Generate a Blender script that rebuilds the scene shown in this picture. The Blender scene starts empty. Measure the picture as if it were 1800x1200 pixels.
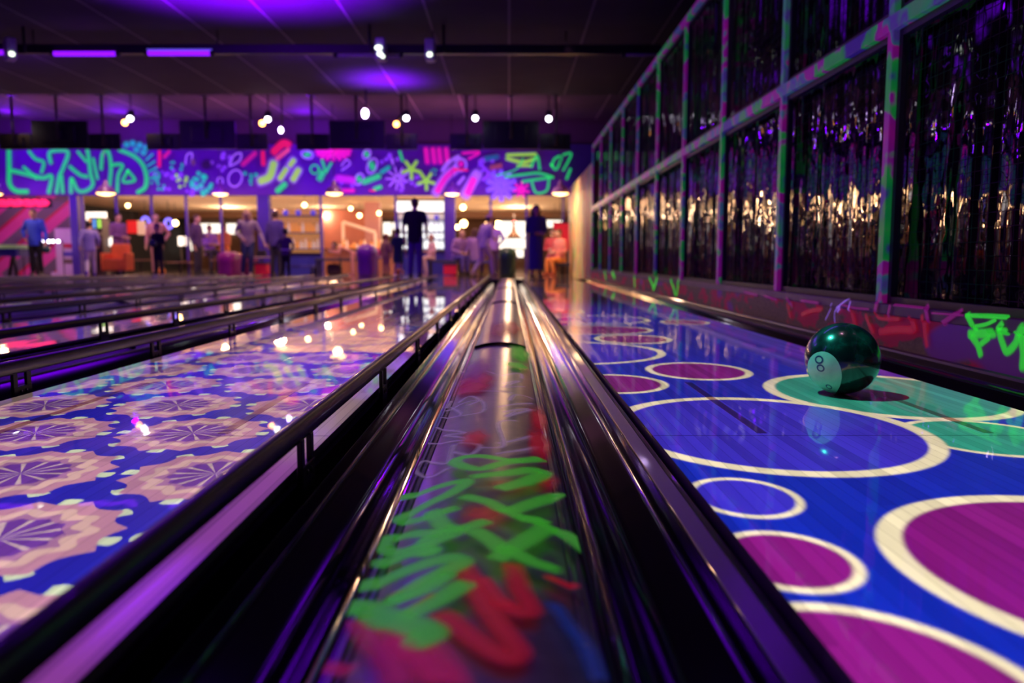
import bpy, bmesh, math, random
import numpy as np
from mathutils import Vector, Matrix, Euler

random.seed(7)
SC = bpy.context.scene
COL = SC.collection
PI = math.pi

# ------------------------------------------------------------------ camera
F_PX = 1400.0            # focal length in pixels of the 1800 x 1200 frame (28 mm)
CAM_H = 0.405            # camera height over the lane surface
VX, VY = 895.0, 457.0    # where the lane lines meet
PITCH = math.atan((600 - VY) / F_PX)
YAW = -math.atan((VX - 900) / F_PX)
cam_d = bpy.data.cameras.new('camera')
cam_d.sensor_width = 36.0
cam_d.lens = F_PX / 1800 * 36
cam_d.clip_start = 0.02
cam_d.clip_end = 200
cam_d.dof.use_dof = True
cam_d.dof.focus_distance = 2.0
cam_d.dof.aperture_fstop = 2.4
cam = bpy.data.objects.new('camera', cam_d)
COL.objects.link(cam)
cam.location = (0, 0, CAM_H)
cam.rotation_euler = (PI / 2 - PITCH, 0, -YAW)
SC.camera = cam

# ------------------------------------------------------------------ world and exposure
SC.view_settings.view_transform = 'Standard'
SC.view_settings.look = 'None'
SC.view_settings.gamma = 1.0
SC.view_settings.use_curve_mapping = False
SC.view_settings.exposure = 0.0
wd = bpy.data.worlds.new('world')
SC.world = wd
wd.use_nodes = True
wd.node_tree.nodes['Background'].inputs[0].default_value = (0.10, 0.04, 0.2, 1)
wd.node_tree.nodes['Background'].inputs[1].default_value = 0.02

# ------------------------------------------------------------------ lamps
UV = (0.18, 0.0, 1.0)
WARM = (1.0, 0.52, 0.26)


def lamp(kind, name, loc, color, power, target=None, **kw):
    d = bpy.data.lights.new(name, kind)
    d.color = color
    d.energy = power
    for k, v in kw.items():
        setattr(d, k, v)
    o = bpy.data.objects.new(name, d)
    COL.objects.link(o)
    o.location = loc
    if target is not None:
        o.rotation_euler = (Vector(target) - Vector(loc)).to_track_quat('-Z', 'Y').to_euler()
    return o


# unseen violet strip lamps added over the lanes; uplights and floods for the ceiling glows
STRIP = dict(shape='RECTANGLE', size=2.4, size_y=0.06)
lamp('AREA', 'uv_fill_light', (-4.6, 1.8, 3.9), UV, 10, (-1.0, 2.2, 0), shape='RECTANGLE', size=0.06, size_y=2.4)
lamp('AREA', 'uv_fill_light', (0.6, 6.0, 3.9), UV, 10, (0.6, 5.0, 0), **STRIP)
lamp('AREA', 'uv_fill_light', (-5.5, 8.0, 3.9), UV, 30, (-4.0, 9.0, 0), **STRIP)
lamp('AREA', 'uv_fill_light', (-9.0, 14.0, 3.85), UV, 60, (-9.0, 16.0, 0), **STRIP)
lamp('AREA', 'uv_fill_light', (-3.0, 14.0, 3.85), UV, 60, (-3.0, 17.0, 0), **STRIP)
lamp('SPOT', 'uv_uplight', (-3.5, 10.1, 2.2), UV, 4600, (-3.5, 10.1, 4.0), spot_size=2.05, spot_blend=0.6, shadow_soft_size=0.1)
lamp('SPOT', 'uv_uplight', (-2.5, 16.5, 3.15), UV, 420, (-2.5, 16.5, 4.0), spot_size=2.2, spot_blend=1.0, shadow_soft_size=0.1)
for x in (-5.4, -10.3, -13.2):
    lamp('POINT', 'uv_flood_light', (x, 21.6, 3.95), UV, 55, shadow_soft_size=0.06)
# unseen lamps added to lift the dark ceiling over the monitors
for x in (-11.0, -6.0, -1.0):
    lamp('AREA', 'ceiling_fill_light', (x, 20.4, 3.0), (1.0, 0.22, 0.75), 24, (x, 20.4, 4.3), shape='RECTANGLE', size=3.5, size_y=0.4)
# black-light wash on the mural, from unseen lamps in front of it
for x in (-12.5, -8.5, -4.5, -0.7):
    lamp('AREA', 'mural_wash_light', (x, 21.4, 2.3), (0.36, 0.02, 1.0), 24, (x, 22.7, 2.8), shape='RECTANGLE', size=3.0, size_y=0.12)
# warm lamps of the bar
for x in (-11.5, -7.5, -3.5, 0.3):
    lamp('POINT', 'bar_light', (x, 26.0, 2.2), WARM, 150, shadow_soft_size=0.16)
    lamp('POINT', 'bar_light', (x, 33.0, 2.2), (1.0, 0.62, 0.36), 190, shadow_soft_size=0.16)
    lamp('AREA', 'bar_up_light', (x, 29.0, 1.2), (1.0, 0.70, 0.50), 25, (x, 29.0, 2.5), shape='RECTANGLE', size=3.5, size_y=8.0)
for x in (-13.5, -10.0, -6.5, -3.5, -0.5):
    lamp('SPOT', 'approach_light', (x, 19.8, 4.0), (1.0, 0.58, 0.5), 280, (x, 21.5, 0.6), spot_size=1.5, spot_blend=0.8, shadow_soft_size=0.08)
lamp('SPOT', 'approach_light', (-0.3, 20.0, 2.7), (1.0, 0.72, 0.45), 260, (1.7, 20.3, 1.0), spot_size=1.6, spot_blend=0.8, shadow_soft_size=0.08)
# unseen spots added to bring up the graffiti on the cage wall
for y in (2.6, 5.5, 9.0, 13.0):
    lamp('SPOT', 'cage_fill_light', (0.9, y, 3.8), (1.0, 0.42, 0.75), 26, (1.75, y + 0.3, 0.6), spot_size=1.2, spot_blend=1.0, shadow_soft_size=0.1)


# ------------------------------------------------------------------ node expression helper
class N:
    """wraps a value socket so shader maths can be written as expressions"""
    def __init__(self, nt, s):
        self.nt, self.s = nt, s

    def _m(self, op, *a):
        n = self.nt.nodes.new('ShaderNodeMath')
        n.operation = op
        for i, v in enumerate((self,) + a):
            if isinstance(v, N):
                self.nt.links.new(v.s, n.inputs[i])
            else:
                n.inputs[i].default_value = float(v)
        return N(self.nt, n.outputs[0])

    def __add__(self, o): return self._m('ADD', o)
    def __radd__(self, o): return self._m('ADD', o)
    def __sub__(self, o): return self._m('SUBTRACT', o)
    def __rsub__(self, o): return (self * -1) + o
    def __mul__(self, o): return self._m('MULTIPLY', o)
    def __rmul__(self, o): return self._m('MULTIPLY', o)
    def __truediv__(self, o): return self._m('DIVIDE', o)
    def __neg__(self): return self * -1
    def gt(self, o): return self._m('GREATER_THAN', o)
    def lt(self, o): return self._m('LESS_THAN', o)
    def min(self, o): return self._m('MINIMUM', o)
    def max(self, o): return self._m('MAXIMUM', o)
    def pow(self, o): return self._m('POWER', o)
    def sqrt(self): return self._m('SQRT')
    def abs(self): return self._m('ABSOLUTE')
    def floor(self): return self._m('FLOOR')
    def fract(self): return self._m('FRACT')
    def cos(self): return self._m('COSINE')
    def sin(self): return self._m('SINE')
    def atan2(self, o): return self._m('ARCTAN2', o)

    def smooth(self, a, b):
        n = self.nt.nodes.new('ShaderNodeMapRange')
        n.interpolation_type = 'SMOOTHSTEP'
        self.nt.links.new(self.s, n.inputs[0])
        n.inputs[1].default_value, n.inputs[2].default_value = a, b
        return N(self.nt, n.outputs[0])


class C:
    """wraps a colour socket"""
    def __init__(self, nt, s=None, rgb=None):
        self.nt = nt
        if s is None:
            n = nt.nodes.new('ShaderNodeRGB')
            n.outputs[0].default_value = (*rgb, 1)
            s = n.outputs[0]
        self.s = s

    def mix(self, other, fac, mode='MIX'):
        n = self.nt.nodes.new('ShaderNodeMix')
        n.data_type = 'RGBA'
        n.blend_type = mode
        if isinstance(fac, N):
            self.nt.links.new(fac.s, n.inputs['Factor'])
        else:
            n.inputs['Factor'].default_value = fac
        self.nt.links.new(self.s, n.inputs[6])
        if isinstance(other, C):
            self.nt.links.new(other.s, n.inputs[7])
        else:
            n.inputs[7].default_value = (*other, 1)
        return C(self.nt, n.outputs[2])


def noise(nt, vec, scale, detail=2.0, rough=0.5, dim='3D'):
    n = nt.nodes.new('ShaderNodeTexNoise')
    n.noise_dimensions = dim
    n.inputs['Scale'].default_value = scale
    n.inputs['Detail'].default_value = detail
    n.inputs['Roughness'].default_value = rough
    if vec is not None:
        nt.links.new(vec, n.inputs['Vector'])
    return n


def xyz(nt, sock):
    n = nt.nodes.new('ShaderNodeSeparateXYZ')
    nt.links.new(sock, n.inputs[0])
    return [N(nt, n.outputs[i]) for i in range(3)]


def comb(nt, *v):
    n = nt.nodes.new('ShaderNodeCombineXYZ')
    for i, a in enumerate(v):
        if isinstance(a, N):
            nt.links.new(a.s, n.inputs[i])
        else:
            n.inputs[i].default_value = a
    return n.outputs[0]


# ------------------------------------------------------------------ lane projectors
def projector(name, loc, strength, pattern):
    """a projector lamp pointing straight down; its picture is a function of the spot on the lane plane it reaches"""
    h = loc[2]
    o = lamp('SPOT', name, loc, (1, 1, 1), 4 * PI * PI * h * h * strength, spot_size=math.radians(170), spot_blend=0.0, shadow_soft_size=0.0)
    d = o.data
    d.use_nodes = True
    nt = d.node_tree
    em = nt.nodes['Emission']
    tc = nt.nodes.new('ShaderNodeTexCoord')
    dx, dy, dz = xyz(nt, tc.outputs['Normal'])
    up = dz.abs().max(0.02)
    sg = PROJ_SIGN
    X = dx / up * (h * sg) + loc[0]
    Y = dy / up * (h * sg) + loc[1]
    col = pattern(nt, X, Y)
    nt.links.new(col.s, em.inputs['Color'])
    s = up.pow(-3).min(30)
    nt.links.new(s.s, em.inputs['Strength'])
    return o


PROJ_SIGN = 1.0
CIRCLES = [  # x, y, rx, ry, ring width, colour  (later ones lie on top)
    (0.258, 3.515, 0.43, 0.44, 0.035, 'v'), (0.639, 4.09, 0.20, 0.24, 0.028, 'm'), (0.50, 4.64, 0.34, 0.30, 0.03, 'm'),
    (0.62, 5.45, 0.34, 0.40, 0.035, 'v'), (1.15, 5.2, 0.16, 0.2, 0.025, 'm'), (0.4, 6.3, 0.2, 0.3, 0.03, 'm'),
    (1.10, 1.80, 0.18, 0.20, 0.018, 't'), (1.145, 2.40, 0.345, 0.421, 0.035, 't'), (0.695, 2.905, 0.19, 0.24, 0.026, 'm'),
    (0.34, 2.605, 0.183, 0.21, 0.024, 'm'), (0.620, 1.895, 0.375, 0.438, 0.036, 'v'),
    (0.405, 1.337, 0.095, 0.119, 0.013, 'v'), (0.378, 1.048, 0.096, 0.114, 0.014, 'm'), (0.34, 0.70, 0.175, 0.21, 0.018, 'm'),
    (0.838, 1.000, 0.325, 0.342, 0.035, 'm')]
PCOL = {'v': (0.10, 0.075, 1.7), 'm': (0.62, 0.02, 0.58), 't': (0.06, 1.0, 0.72)}
CREAM = (2.6, 2.35, 1.65)


def circles_pattern(nt, X, Y):
    col = C(nt, rgb=(0.0, 0.055, 1.4))
    for cx, cy, rx, ry, w, k in CIRCLES:
        u = (X - cx) / rx
        v = (Y - cy) / ry
        r = (u * u + v * v).sqrt()
        col = col.mix(CREAM, 1 - r.smooth(1 - 0.006 / rx, 1 + 0.006 / rx))
        col = col.mix(PCOL[k], 1 - r.smooth(1 - (w + 0.006) / rx, 1 - (w - 0.006) / rx))
    inside = X.gt(0.3335) * X.lt(1.3845) * Y.gt(-0.6) * (1 - Y.smooth(6.0, 8.5))
    # faint grey light added to the picture to brighten the divider
    div_fill = X.gt(-0.19) * X.lt(0.11) * Y.gt(-0.6) * (1 - Y.smooth(3.0, 7.0))
    return C(nt, rgb=(0, 0, 0)).mix((0.05, 0.042, 0.055), div_fill).mix(col, inside)


def flowers_pattern(nt, X, Y):
    best = None
    for ox, oy in ((-0.746, 1.85), (-0.561, 2.21)):
        u = (((X - ox) / 0.371 + 0.5).fract() - 0.5) * 0.371
        v = (((Y - oy) / 0.72 + 0.5).fract() - 0.5) * (0.72 * 0.92)
        r = (u * u + v * v).sqrt()
        a = v.atan2(u)
        if best is None:
            best = (r, a)
        else:
            first = best[0].lt(r)
            best = (best[0].min(r), best[1] * first + a * (1 - first))
    r, a = best
    blue = (0.0, 0.035, 1.05)
    col = C(nt, rgb=blue)
    pet = (a * 6).cos().abs() * -0.022 + 0.014
    tips = (a * 8 + 0.4).cos()
    col = col.mix((1.6, 1.9, 1.25), (r - tips * 0.012).lt(0.168) * tips.gt(0.72))
    col = col.mix((1.35, 0.62, 0.85), (r - pet).lt(0.158))
    col = col.mix((1.8, 1.15, 1.0), (r - (a * 12 + PI).cos() * 0.009).lt(0.125))
    col = col.mix((1.0, 0.45, 0.85), (r - pet).lt(0.098))
    col = col.mix((0.34, 0.10, 0.75), (r - pet * 0.4).lt(0.082))
    col = col.mix((1.5, 1.1, 1.1), (a * 12).cos().smooth(0.55, 0.95) * r.lt(0.078))
    # mauve border of the picture
    wob = ((Y * 1.9).sin() * 0.5 + 0.5).smooth(0.35, 0.65)
    border = C(nt, rgb=(0.62, 0.46, 0.40)).mix((0.42, 0.08, 0.52), wob)
    col = col.mix(border, X.gt(-0.495).max(X.lt(-1.42)))
    inside = X.gt(-1.4685) * X.lt(-0.4175) * Y.gt(-0.6) * (1 - Y.smooth(4.0, 6.5))
    return C(nt, rgb=(0, 0, 0)).mix(col, inside)


def plain_pattern(nt, X, Y):
    ph = X / 1.802
    col = C(nt, rgb=(0.34, 0.22, 0.50)).mix((0.46, 0.36, 0.50), ((Y * 0.8).sin() * 0.5 + 0.5))
    x = ((X - 0.332) / 1.802).fract() * 1.802
    inside = x.lt(1.054) * X.gt(-9) * X.lt(-2.1) * Y.gt(-0.6) * Y.lt(9.0)
    return C(nt, rgb=(0, 0, 0)).mix(col, inside)


projector('circles_projector', (-1.0, 2.9, 3.85), 1.0, circles_pattern)
projector('flowers_projector', (-1.0, 2.6, 3.85), 1.0, flowers_pattern)
projector('wash_projector', (-3.6, 4.5, 3.85), 0.5, plain_pattern)


# ------------------------------------------------------------------ materials
MAT = {}


def mat(name, color=(0.5, 0.5, 0.5), rough=0.5, metal=0.0, emit=None, es=0.0, var=0.12, scale=12.0, coat=0.0, spec=0.5, bump=0.0, alpha=None):
    """a plain procedural material: colour with a fine noise variation"""
    if name in MAT:
        return MAT[name]
    m = bpy.data.materials.new(name)
    m.use_nodes = True
    nt = m.node_tree
    b = nt.nodes['Principled BSDF']
    tc = nt.nodes.new('ShaderNodeTexCoord')
    nz = noise(nt, tc.outputs['Object'], scale, 3.0)
    f = N(nt, nz.outputs['Fac'])
    col = C(nt, rgb=tuple(c * (1 - var) for c in color)).mix(tuple(min(1, c * (1 + var)) for c in color), f)
    nt.links.new(col.s, b.inputs['Base Color'])
    b.inputs['Roughness'].default_value = rough
    b.inputs['Metallic'].default_value = metal
    b.inputs['Coat Weight'].default_value = coat
    b.inputs['Coat Roughness'].default_value = 0.05
    b.inputs['Specular IOR Level'].default_value = spec
    if emit is not None:
        b.inputs['Emission Color'].default_value = (*emit, 1)
        b.inputs['Emission Strength'].default_value = es
    if bump > 0:
        bp = nt.nodes.new('ShaderNodeBump')
        bp.inputs['Strength'].default_value = bump
        bp.inputs['Distance'].default_value = 0.01
        nt.links.new(nz.outputs['Fac'], bp.inputs['Height'])
        nt.links.new(bp.outputs[0], b.inputs['Normal'])
    MAT[name] = m
    return m


def base(name):
    m = bpy.data.materials.new(name)
    m.use_nodes = True
    MAT[name] = m
    nt = m.node_tree
    return m, nt, nt.nodes['Principled BSDF'], nt.nodes.new('ShaderNodeTexCoord').outputs['Object']


def world_pos(nt):
    return nt.nodes.new('ShaderNodeNewGeometry').outputs['Position']


def bump(nt, b, h, strength, dist=0.01, sock='Normal'):
    bp = nt.nodes.new('ShaderNodeBump')
    bp.inputs['Strength'].default_value = strength
    bp.inputs['Distance'].default_value = dist
    nt.links.new(h.s if isinstance(h, N) else h, bp.inputs['Height'])
    nt.links.new(bp.outputs[0], b.inputs[sock])
    return bp


def lane_wood(name, tone):
    m, nt, b, tc = base(name)
    p = world_pos(nt)
    X, Y, Z = xyz(nt, p)
    ix = (X / 0.0268).floor()
    wn = nt.nodes.new('ShaderNodeTexWhiteNoise')
    wn.noise_dimensions = '2D'
    seg = ((Y + (ix * 0.618).fract() * 2.4) / 1.8).floor()
    nt.links.new(comb(nt, ix, seg, 0), wn.inputs['Vector'])
    tonev = N(nt, wn.outputs['Value'])
    g = N(nt, noise(nt, comb(nt, X * 60, Y * 2.5, Z), 1.0, 3.0).outputs['Fac'])
    k = tonev * 0.36 + g * 0.22 + 0.55
    gap = 1 - ((X / 0.0268).fract() - 0.5).abs().smooth(0.465, 0.497) * 0.65
    j = 1 - (1 - (Y - 1.815).abs().smooth(0.0015, 0.0035)) * 0.8
    j2 = 1 - (1 - (Y - 5.47).abs().smooth(0.0015, 0.0035)) * 0.8
    v = k * gap * j * j2
    col = C(nt, rgb=(0, 0, 0)).mix(tone, v)
    nt.links.new(col.s, b.inputs['Base Color'])
    b.inputs['Roughness'].default_value = 0.35
    b.inputs['Specular IOR Level'].default_value = 0.3
    b.inputs['Coat Weight'].default_value = 1.0
    b.inputs['Coat Roughness'].default_value = 0.02
    b.inputs['Coat IOR'].default_value = 1.45
    w = noise(nt, comb(nt, X * 9, Y * 0.9, Z), 1.0, 2.0)
    bump(nt, b, N(nt, w.outputs['Fac']) + tonev * 0.06, 0.05, 0.01, 'Coat Normal')
    return m


def ceiling_mat():
    m, nt, b, tc = base('ceiling_tiles')
    X, Y, Z = xyz(nt, world_pos(nt))
    bar = 1 - ((X / 1.2 + 0.5).fract() - 0.5).abs().smooth(0.012, 0.018)
    rib = ((Y / 0.15).fract() - 0.5).abs().smooth(0.42, 0.5)
    cross = ((Y / 0.6).fract() - 0.5).abs().smooth(0.485, 0.5)
    nz = N(nt, noise(nt, comb(nt, X, Y, Z), 1.6, 3.0).outputs['Fac'])
    col = C(nt, rgb=(0.06, 0.05, 0.055)).mix((0.11, 0.09, 0.095), nz)
    col = col.mix((0.02, 0.016, 0.018), rib * 0.5)
    col = col.mix((0.10, 0.085, 0.085), cross * 0.5)
    col = col.mix((0.34, 0.28, 0.28), bar)
    nt.links.new(col.s, b.inputs['Base Color'])
    b.inputs['Roughness'].default_value = 0.85
    return m


def ramp(nt, fac, stops, interp='LINEAR'):
    n = nt.nodes.new('ShaderNodeValToRGB')
    n.color_ramp.interpolation = interp
    e = n.color_ramp.elements
    while len(e) < len(stops):
        e.new(0.5)
    for el, (p, c) in zip(e, stops):
        el.position = p
        el.color = (*c, 1)
    nt.links.new(fac.s if isinstance(fac, N) else fac, n.inputs[0])
    return C(nt, n.outputs[0])


def graffiti_metal():
    """bars and wires of the cage, sprayed over in patches of fluorescent paint"""
    m, nt, b, tc = base('sprayed_steel')
    X, Y, Z = xyz(nt, world_pos(nt))
    f = N(nt, noise(nt, comb(nt, X, Y * 1.0, Z * 1.0), 1.9, 1.0).outputs['Fac'])
    g = N(nt, noise(nt, comb(nt, X, Y, Z), 9.0, 1.0).outputs['Fac'])
    col = ramp(nt, f * 0.75 + g * 0.25, [
        (0.0, (0.05, 0.02, 0.3)), (0.38, (0.06, 0.02, 0.36)), (0.41, (0.01, 0.40, 0.09)), (0.455, (0.02, 0.50, 0.08)), (0.475, (0.36, 0.01, 0.40)),
        (0.54, (0.50, 0.01, 0.36)), (0.555, (0.05, 0.26, 0.32)), (0.59, (0.12, 0.05, 0.42)), (0.64, (0.03, 0.42, 0.12)), (1.0, (0.4, 0.03, 0.2))])
    nt.links.new(col.s, b.inputs['Base Color'])
    nt.links.new(col.s, b.inputs['Emission Color'])
    b.inputs['Emission Strength'].default_value = 0.17
    b.inputs['Roughness'].default_value = 0.45
    return m


def crinkled_black():
    """black mirror foil behind the wire mesh"""
    m, nt, b, tc = base('black_mirror_foil')
    X, Y, Z = xyz(nt, world_pos(nt))
    w1 = N(nt, noise(nt, comb(nt, 0.0, Y * 10.0, Z * 8.0), 1.0, 1.0).outputs['Fac'])
    w2 = N(nt, noise(nt, comb(nt, 3.0, Y * 4.0, Z * 0.3), 1.0, 1.5).outputs['Fac'])
    b.inputs['Base Color'].default_value = (0.004, 0.003, 0.006, 1)
    b.inputs['Roughness'].default_value = 0.03
    b.inputs['Specular IOR Level'].default_value = 0.42
    bump(nt, b, w1 * 0.32 + w2 * 4.5, 0.7, 0.02)
    return m


def chipboard():
    """graffiti-covered chipboard at the foot of the cage"""
    m, nt, b, tc = base('sprayed_chipboard')
    X, Y, Z = xyz(nt, world_pos(nt))
    chips = N(nt, noise(nt, comb(nt, X, Y * 40, Z * 90), 1.0, 2.0).outputs['Fac'])
    f = N(nt, noise(nt, comb(nt, X, Y * 3.2, Z * 7.0), 1.0, 4.0, 0.6).outputs['Fac'])
    g = N(nt, noise(nt, comb(nt, X + 7, Y * 1.3, Z * 3.0), 1.0, 1.0).outputs['Fac'])
    wood = C(nt, rgb=(0.07, 0.035, 0.028)).mix((0.40, 0.22, 0.15), chips)
    col = wood.mix((0.80, 0.02, 0.10), f.smooth(0.47, 0.54))
    col = col.mix((0.34, 0.06, 0.46), g.smooth(0.60, 0.64))
    nt.links.new(col.s, b.inputs['Base Color'])
    nt.links.new(col.s, b.inputs['Emission Color'])      # spray paint fluoresces; the wood is given the same glow to brighten it
    b.inputs['Emission Strength'].default_value = 0.06
    b.inputs['Roughness'].default_value = 0.6
    return m


def sprayed_wall():
    m, nt, b, tc = base('sprayed_plaster')
    X, Y, Z = xyz(nt, world_pos(nt))
    f = N(nt, noise(nt, comb(nt, X, Y * 2.2, Z * 0.8), 1.3, 2.0).outputs['Fac'])
    g = N(nt, noise(nt, comb(nt, X + 9, Y * 2.0, Z * 1.4), 1.6, 1.0).outputs['Fac'])
    c1 = ramp(nt, f, [(0.3, (0.80, 0.06, 0.12)), (0.43, (0.92, 0.40, 0.12)), (0.49, (0.80, 0.85, 0.25)), (0.53, (0.92, 0.62, 0.35)), (0.58, (0.30, 0.80, 0.25)), (0.7, (0.95, 0.35, 0.05))])
    col = c1.mix((0.85, 0.30, 0.40), g.smooth(0.56, 0.66) * 0.6)
    nt.links.new(col.s, b.inputs['Base Color'])
    b.inputs['Roughness'].default_value = 0.6
    return m


def paint_mat(name, es):
    """fluorescent spray paint: colour from the stroke, soft sprayed edge"""
    m, nt, b, tc = base(name)
    at = nt.nodes.new('ShaderNodeAttribute')
    at.attribute_name = 'paint'
    nz = N(nt, noise(nt, world_pos(nt), 40.0, 3.0).outputs['Fac'])
    col = C(nt, at.outputs['Color'])
    nt.links.new(col.s, b.inputs['Base Color'])
    nt.links.new(col.s, b.inputs['Emission Color'])
    b.inputs['Emission Strength'].default_value = es
    b.inputs['Roughness'].default_value = 0.45
    al = N(nt, at.outputs['Alpha'])
    soft = (al + (nz - 0.5) * 0.22).smooth(0.0, 0.85) * 0.92
    nt.links.new(soft.s, b.inputs['Alpha'])
    return m


# ------------------------------------------------------------------ mesh building
class MB:
    def __init__(self):
        self.v, self.f, self.m, self.s = [], [], [], []

    def add(self, verts, faces, mi=0, smooth=False):
        o = len(self.v)
        self.v += [tuple(p) for p in verts]
        for f in faces:
            self.f.append(tuple(i + o for i in f))
            self.m.append(mi)
            self.s.append(smooth)
        return self

    def box(self, x0, x1, y0, y1, z0, z1, mi=0, bev=0.0):
        if bev <= 0:
            P = [(x, y, z) for z in (z0, z1) for y in (y0, y1) for x in (x0, x1)]
            return self.add(P, [(0, 2, 3, 1), (4, 5, 7, 6), (0, 1, 5, 4), (2, 6, 7, 3), (0, 4, 6, 2), (1, 3, 7, 5)], mi)
        bm = bmesh.new()
        bmesh.ops.create_cube(bm, size=1.0)
        for p in bm.verts:
            p.co = ((x0 + x1) / 2 + p.co.x * (x1 - x0), (y0 + y1) / 2 + p.co.y * (y1 - y0), (z0 + z1) / 2 + p.co.z * (z1 - z0))
        bmesh.ops.bevel(bm, geom=list(bm.edges), offset=bev, segments=2, affect='EDGES', profile=0.5)
        bm.verts.index_update()
        self.add([p.co[:] for p in bm.verts], [[q.index for q in f.verts] for f in bm.faces], mi)
        bm.free()
        return self

    def tube(self, pts, r, n=10, mi=0, caps=True, smooth=True):
        """round bar through points; r a number or one per point"""
        pts = [Vector(p) for p in pts]
        rs = r if hasattr(r, '__len__') else [r] * len(pts)
        V, Fs = [], []
        prev = None
        for i, p in enumerate(pts):
            t = (pts[min(i + 1, len(pts) - 1)] - pts[max(i - 1, 0)]).normalized()
            if prev is None:
                a = t.orthogonal().normalized()
            else:
                a = (prev - t * prev.dot(t)).normalized()
            prev = a
            b = t.cross(a)
            for k in range(n):
                an = 2 * PI * k / n
                V.append(p + (a * math.cos(an) + b * math.sin(an)) * rs[i])
        for i in range(len(pts) - 1):
            for k in range(n):
                Fs.append((i * n + k, i * n + (k + 1) % n, (i + 1) * n + (k + 1) % n, (i + 1) * n + k))
        if caps:
            Fs.append(tuple(range(n - 1, -1, -1)))
            Fs.append(tuple((len(pts) - 1) * n + k for k in range(n)))
        return self.add(V, Fs, mi, smooth)

    def lathe(self, prof, n=20, c=(0, 0, 0), mi=0, smooth=True, M=None):
        """profile [(r, z)] turned about z"""
        V, Fs = [], []
        for r, z in prof:
            for k in range(n):
                a = 2 * PI * k / n
                p = Vector((r * math.cos(a), r * math.sin(a), z))
                if M is not None:
                    p = M @ p
                V.append(p + Vector(c))
        for i in range(len(prof) - 1):
            for k in range(n):
                Fs.append((i * n + k, i * n + (k + 1) % n, (i + 1) * n + (k + 1) % n, (i + 1) * n + k))
        Fs.append(tuple(range(n - 1, -1, -1)))
        Fs.append(tuple((len(prof) - 1) * n + k for k in range(n)))
        return self.add(V, Fs, mi, smooth)

    def extrude(self, prof, y0, y1, mi=0, closed=True, smooth=False, steps=1):
        """profile [(x, z)] carried along y"""
        n = len(prof)
        V, Fs = [], []
        for s in range(steps + 1):
            y = y0 + (y1 - y0) * s / steps
            V += [(x, y, z) for x, z in prof]
        m = n if closed else n - 1
        for s in range(steps):
            for k in range(m):
                a, b = s * n + k, s * n + (k + 1) % n
                Fs.append((a, b, b + n, a + n))
        self.add(V, Fs, mi, smooth)
        if closed:          # flat end faces
            o = len(self.v) - len(V)
            for cap in (range(n), range(steps * n + n - 1, steps * n - 1, -1)):
                self.f.append(tuple(o + k for k in cap))
                self.m.append(mi)
                self.s.append(False)
        return self

    def ball(self, c, r, mi=0, n=14, sc=(1, 1, 1)):
        prof = [(math.sin(PI * i / n) * 1.0, -math.cos(PI * i / n)) for i in range(n + 1)]
        prof[0] = (1e-4, -1)
        prof[-1] = (1e-4, 1)
        M = Matrix.Diagonal((r * sc[0], r * sc[1], r * sc[2]))
        return self.lathe(prof, n + 4, c, mi, True, M)

    def mesh(self, name, mats):
        me = bpy.data.meshes.new(name)
        me.from_pydata(self.v, [], self.f)
        for m in (mats if isinstance(mats, (list, tuple)) else [mats]):
            me.materials.append(m)
        me.polygons.foreach_set('material_index', self.m)
        me.polygons.foreach_set('use_smooth', self.s)
        me.update()
        bm = bmesh.new()
        bm.from_mesh(me)
        bmesh.ops.recalc_face_normals(bm, faces=bm.faces)
        bm.to_mesh(me)
        bm.free()
        return me


def link(name, me, parent=None, loc=(0, 0, 0), rotz=0.0):
    o = bpy.data.objects.new(name, me)
    COL.objects.link(o)
    o.location = loc
    o.rotation_euler = (0, 0, rotz)
    if parent is not None:
        o.parent = parent
    return o


def obj(name, mb, mats, parent=None, loc=(0, 0, 0), rotz=0.0, label=None):
    o = link(name, mb.mesh(name, mats), parent, loc, rotz)
    if label:
        o['label'] = label
    return o


def tag(o, label, cat, group=None):
    o['label'] = label
    o['category'] = cat
    if group:
        o['group'] = group
    return o


def thing(name, label, cat, loc=(0, 0, 0), rotz=0.0, group=None):
    o = link(name, None, None, loc, rotz)
    return tag(o, label, cat, group)


def struct(name, mb, mats):
    o = obj(name, mb, mats)
    o['kind'] = 'structure'
    return o


def dup(root, loc=None, rotz=None, label=None, group=None):
    r = root.copy()
    COL.objects.link(r)
    if loc is not None:
        r.location = loc
    if rotz is not None:
        r.rotation_euler = (0, 0, rotz)
    if label:
        r['label'] = label
    if group:
        r['group'] = group
    for ch in list(root.children):
        c = ch.copy()
        COL.objects.link(c)
        c.parent = r
        for g in list(ch.children):
            d = g.copy()
            COL.objects.link(d)
            d.parent = c
    return r


def px(x, y, Y):
    """world x, z of a photograph pixel that lies at distance Y"""
    return ((x - VX) / F_PX * Y, CAM_H + (VY - y) / F_PX * Y)


def catmull(pts, step=6):
    if len(pts) < 3:
        p0, p1 = pts
        return [tuple(p0[k] + (p1[k] - p0[k]) * i / step for k in range(2)) for i in range(step + 1)]
    P = [pts[0]] + list(pts) + [pts[-1]]
    out = []
    for i in range(1, len(P) - 2):
        a, b, c, d = [np.array(q, float) for q in P[i - 1:i + 3]]
        for s in range(step):
            t = s / step
            out.append(tuple(0.5 * (2 * b + (c - a) * t + (2 * a - 5 * b + 4 * c - d) * t * t + (3 * b - a - 3 * c + d) * t ** 3)))
    out.append(tuple(P[-2]))
    return out


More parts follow.
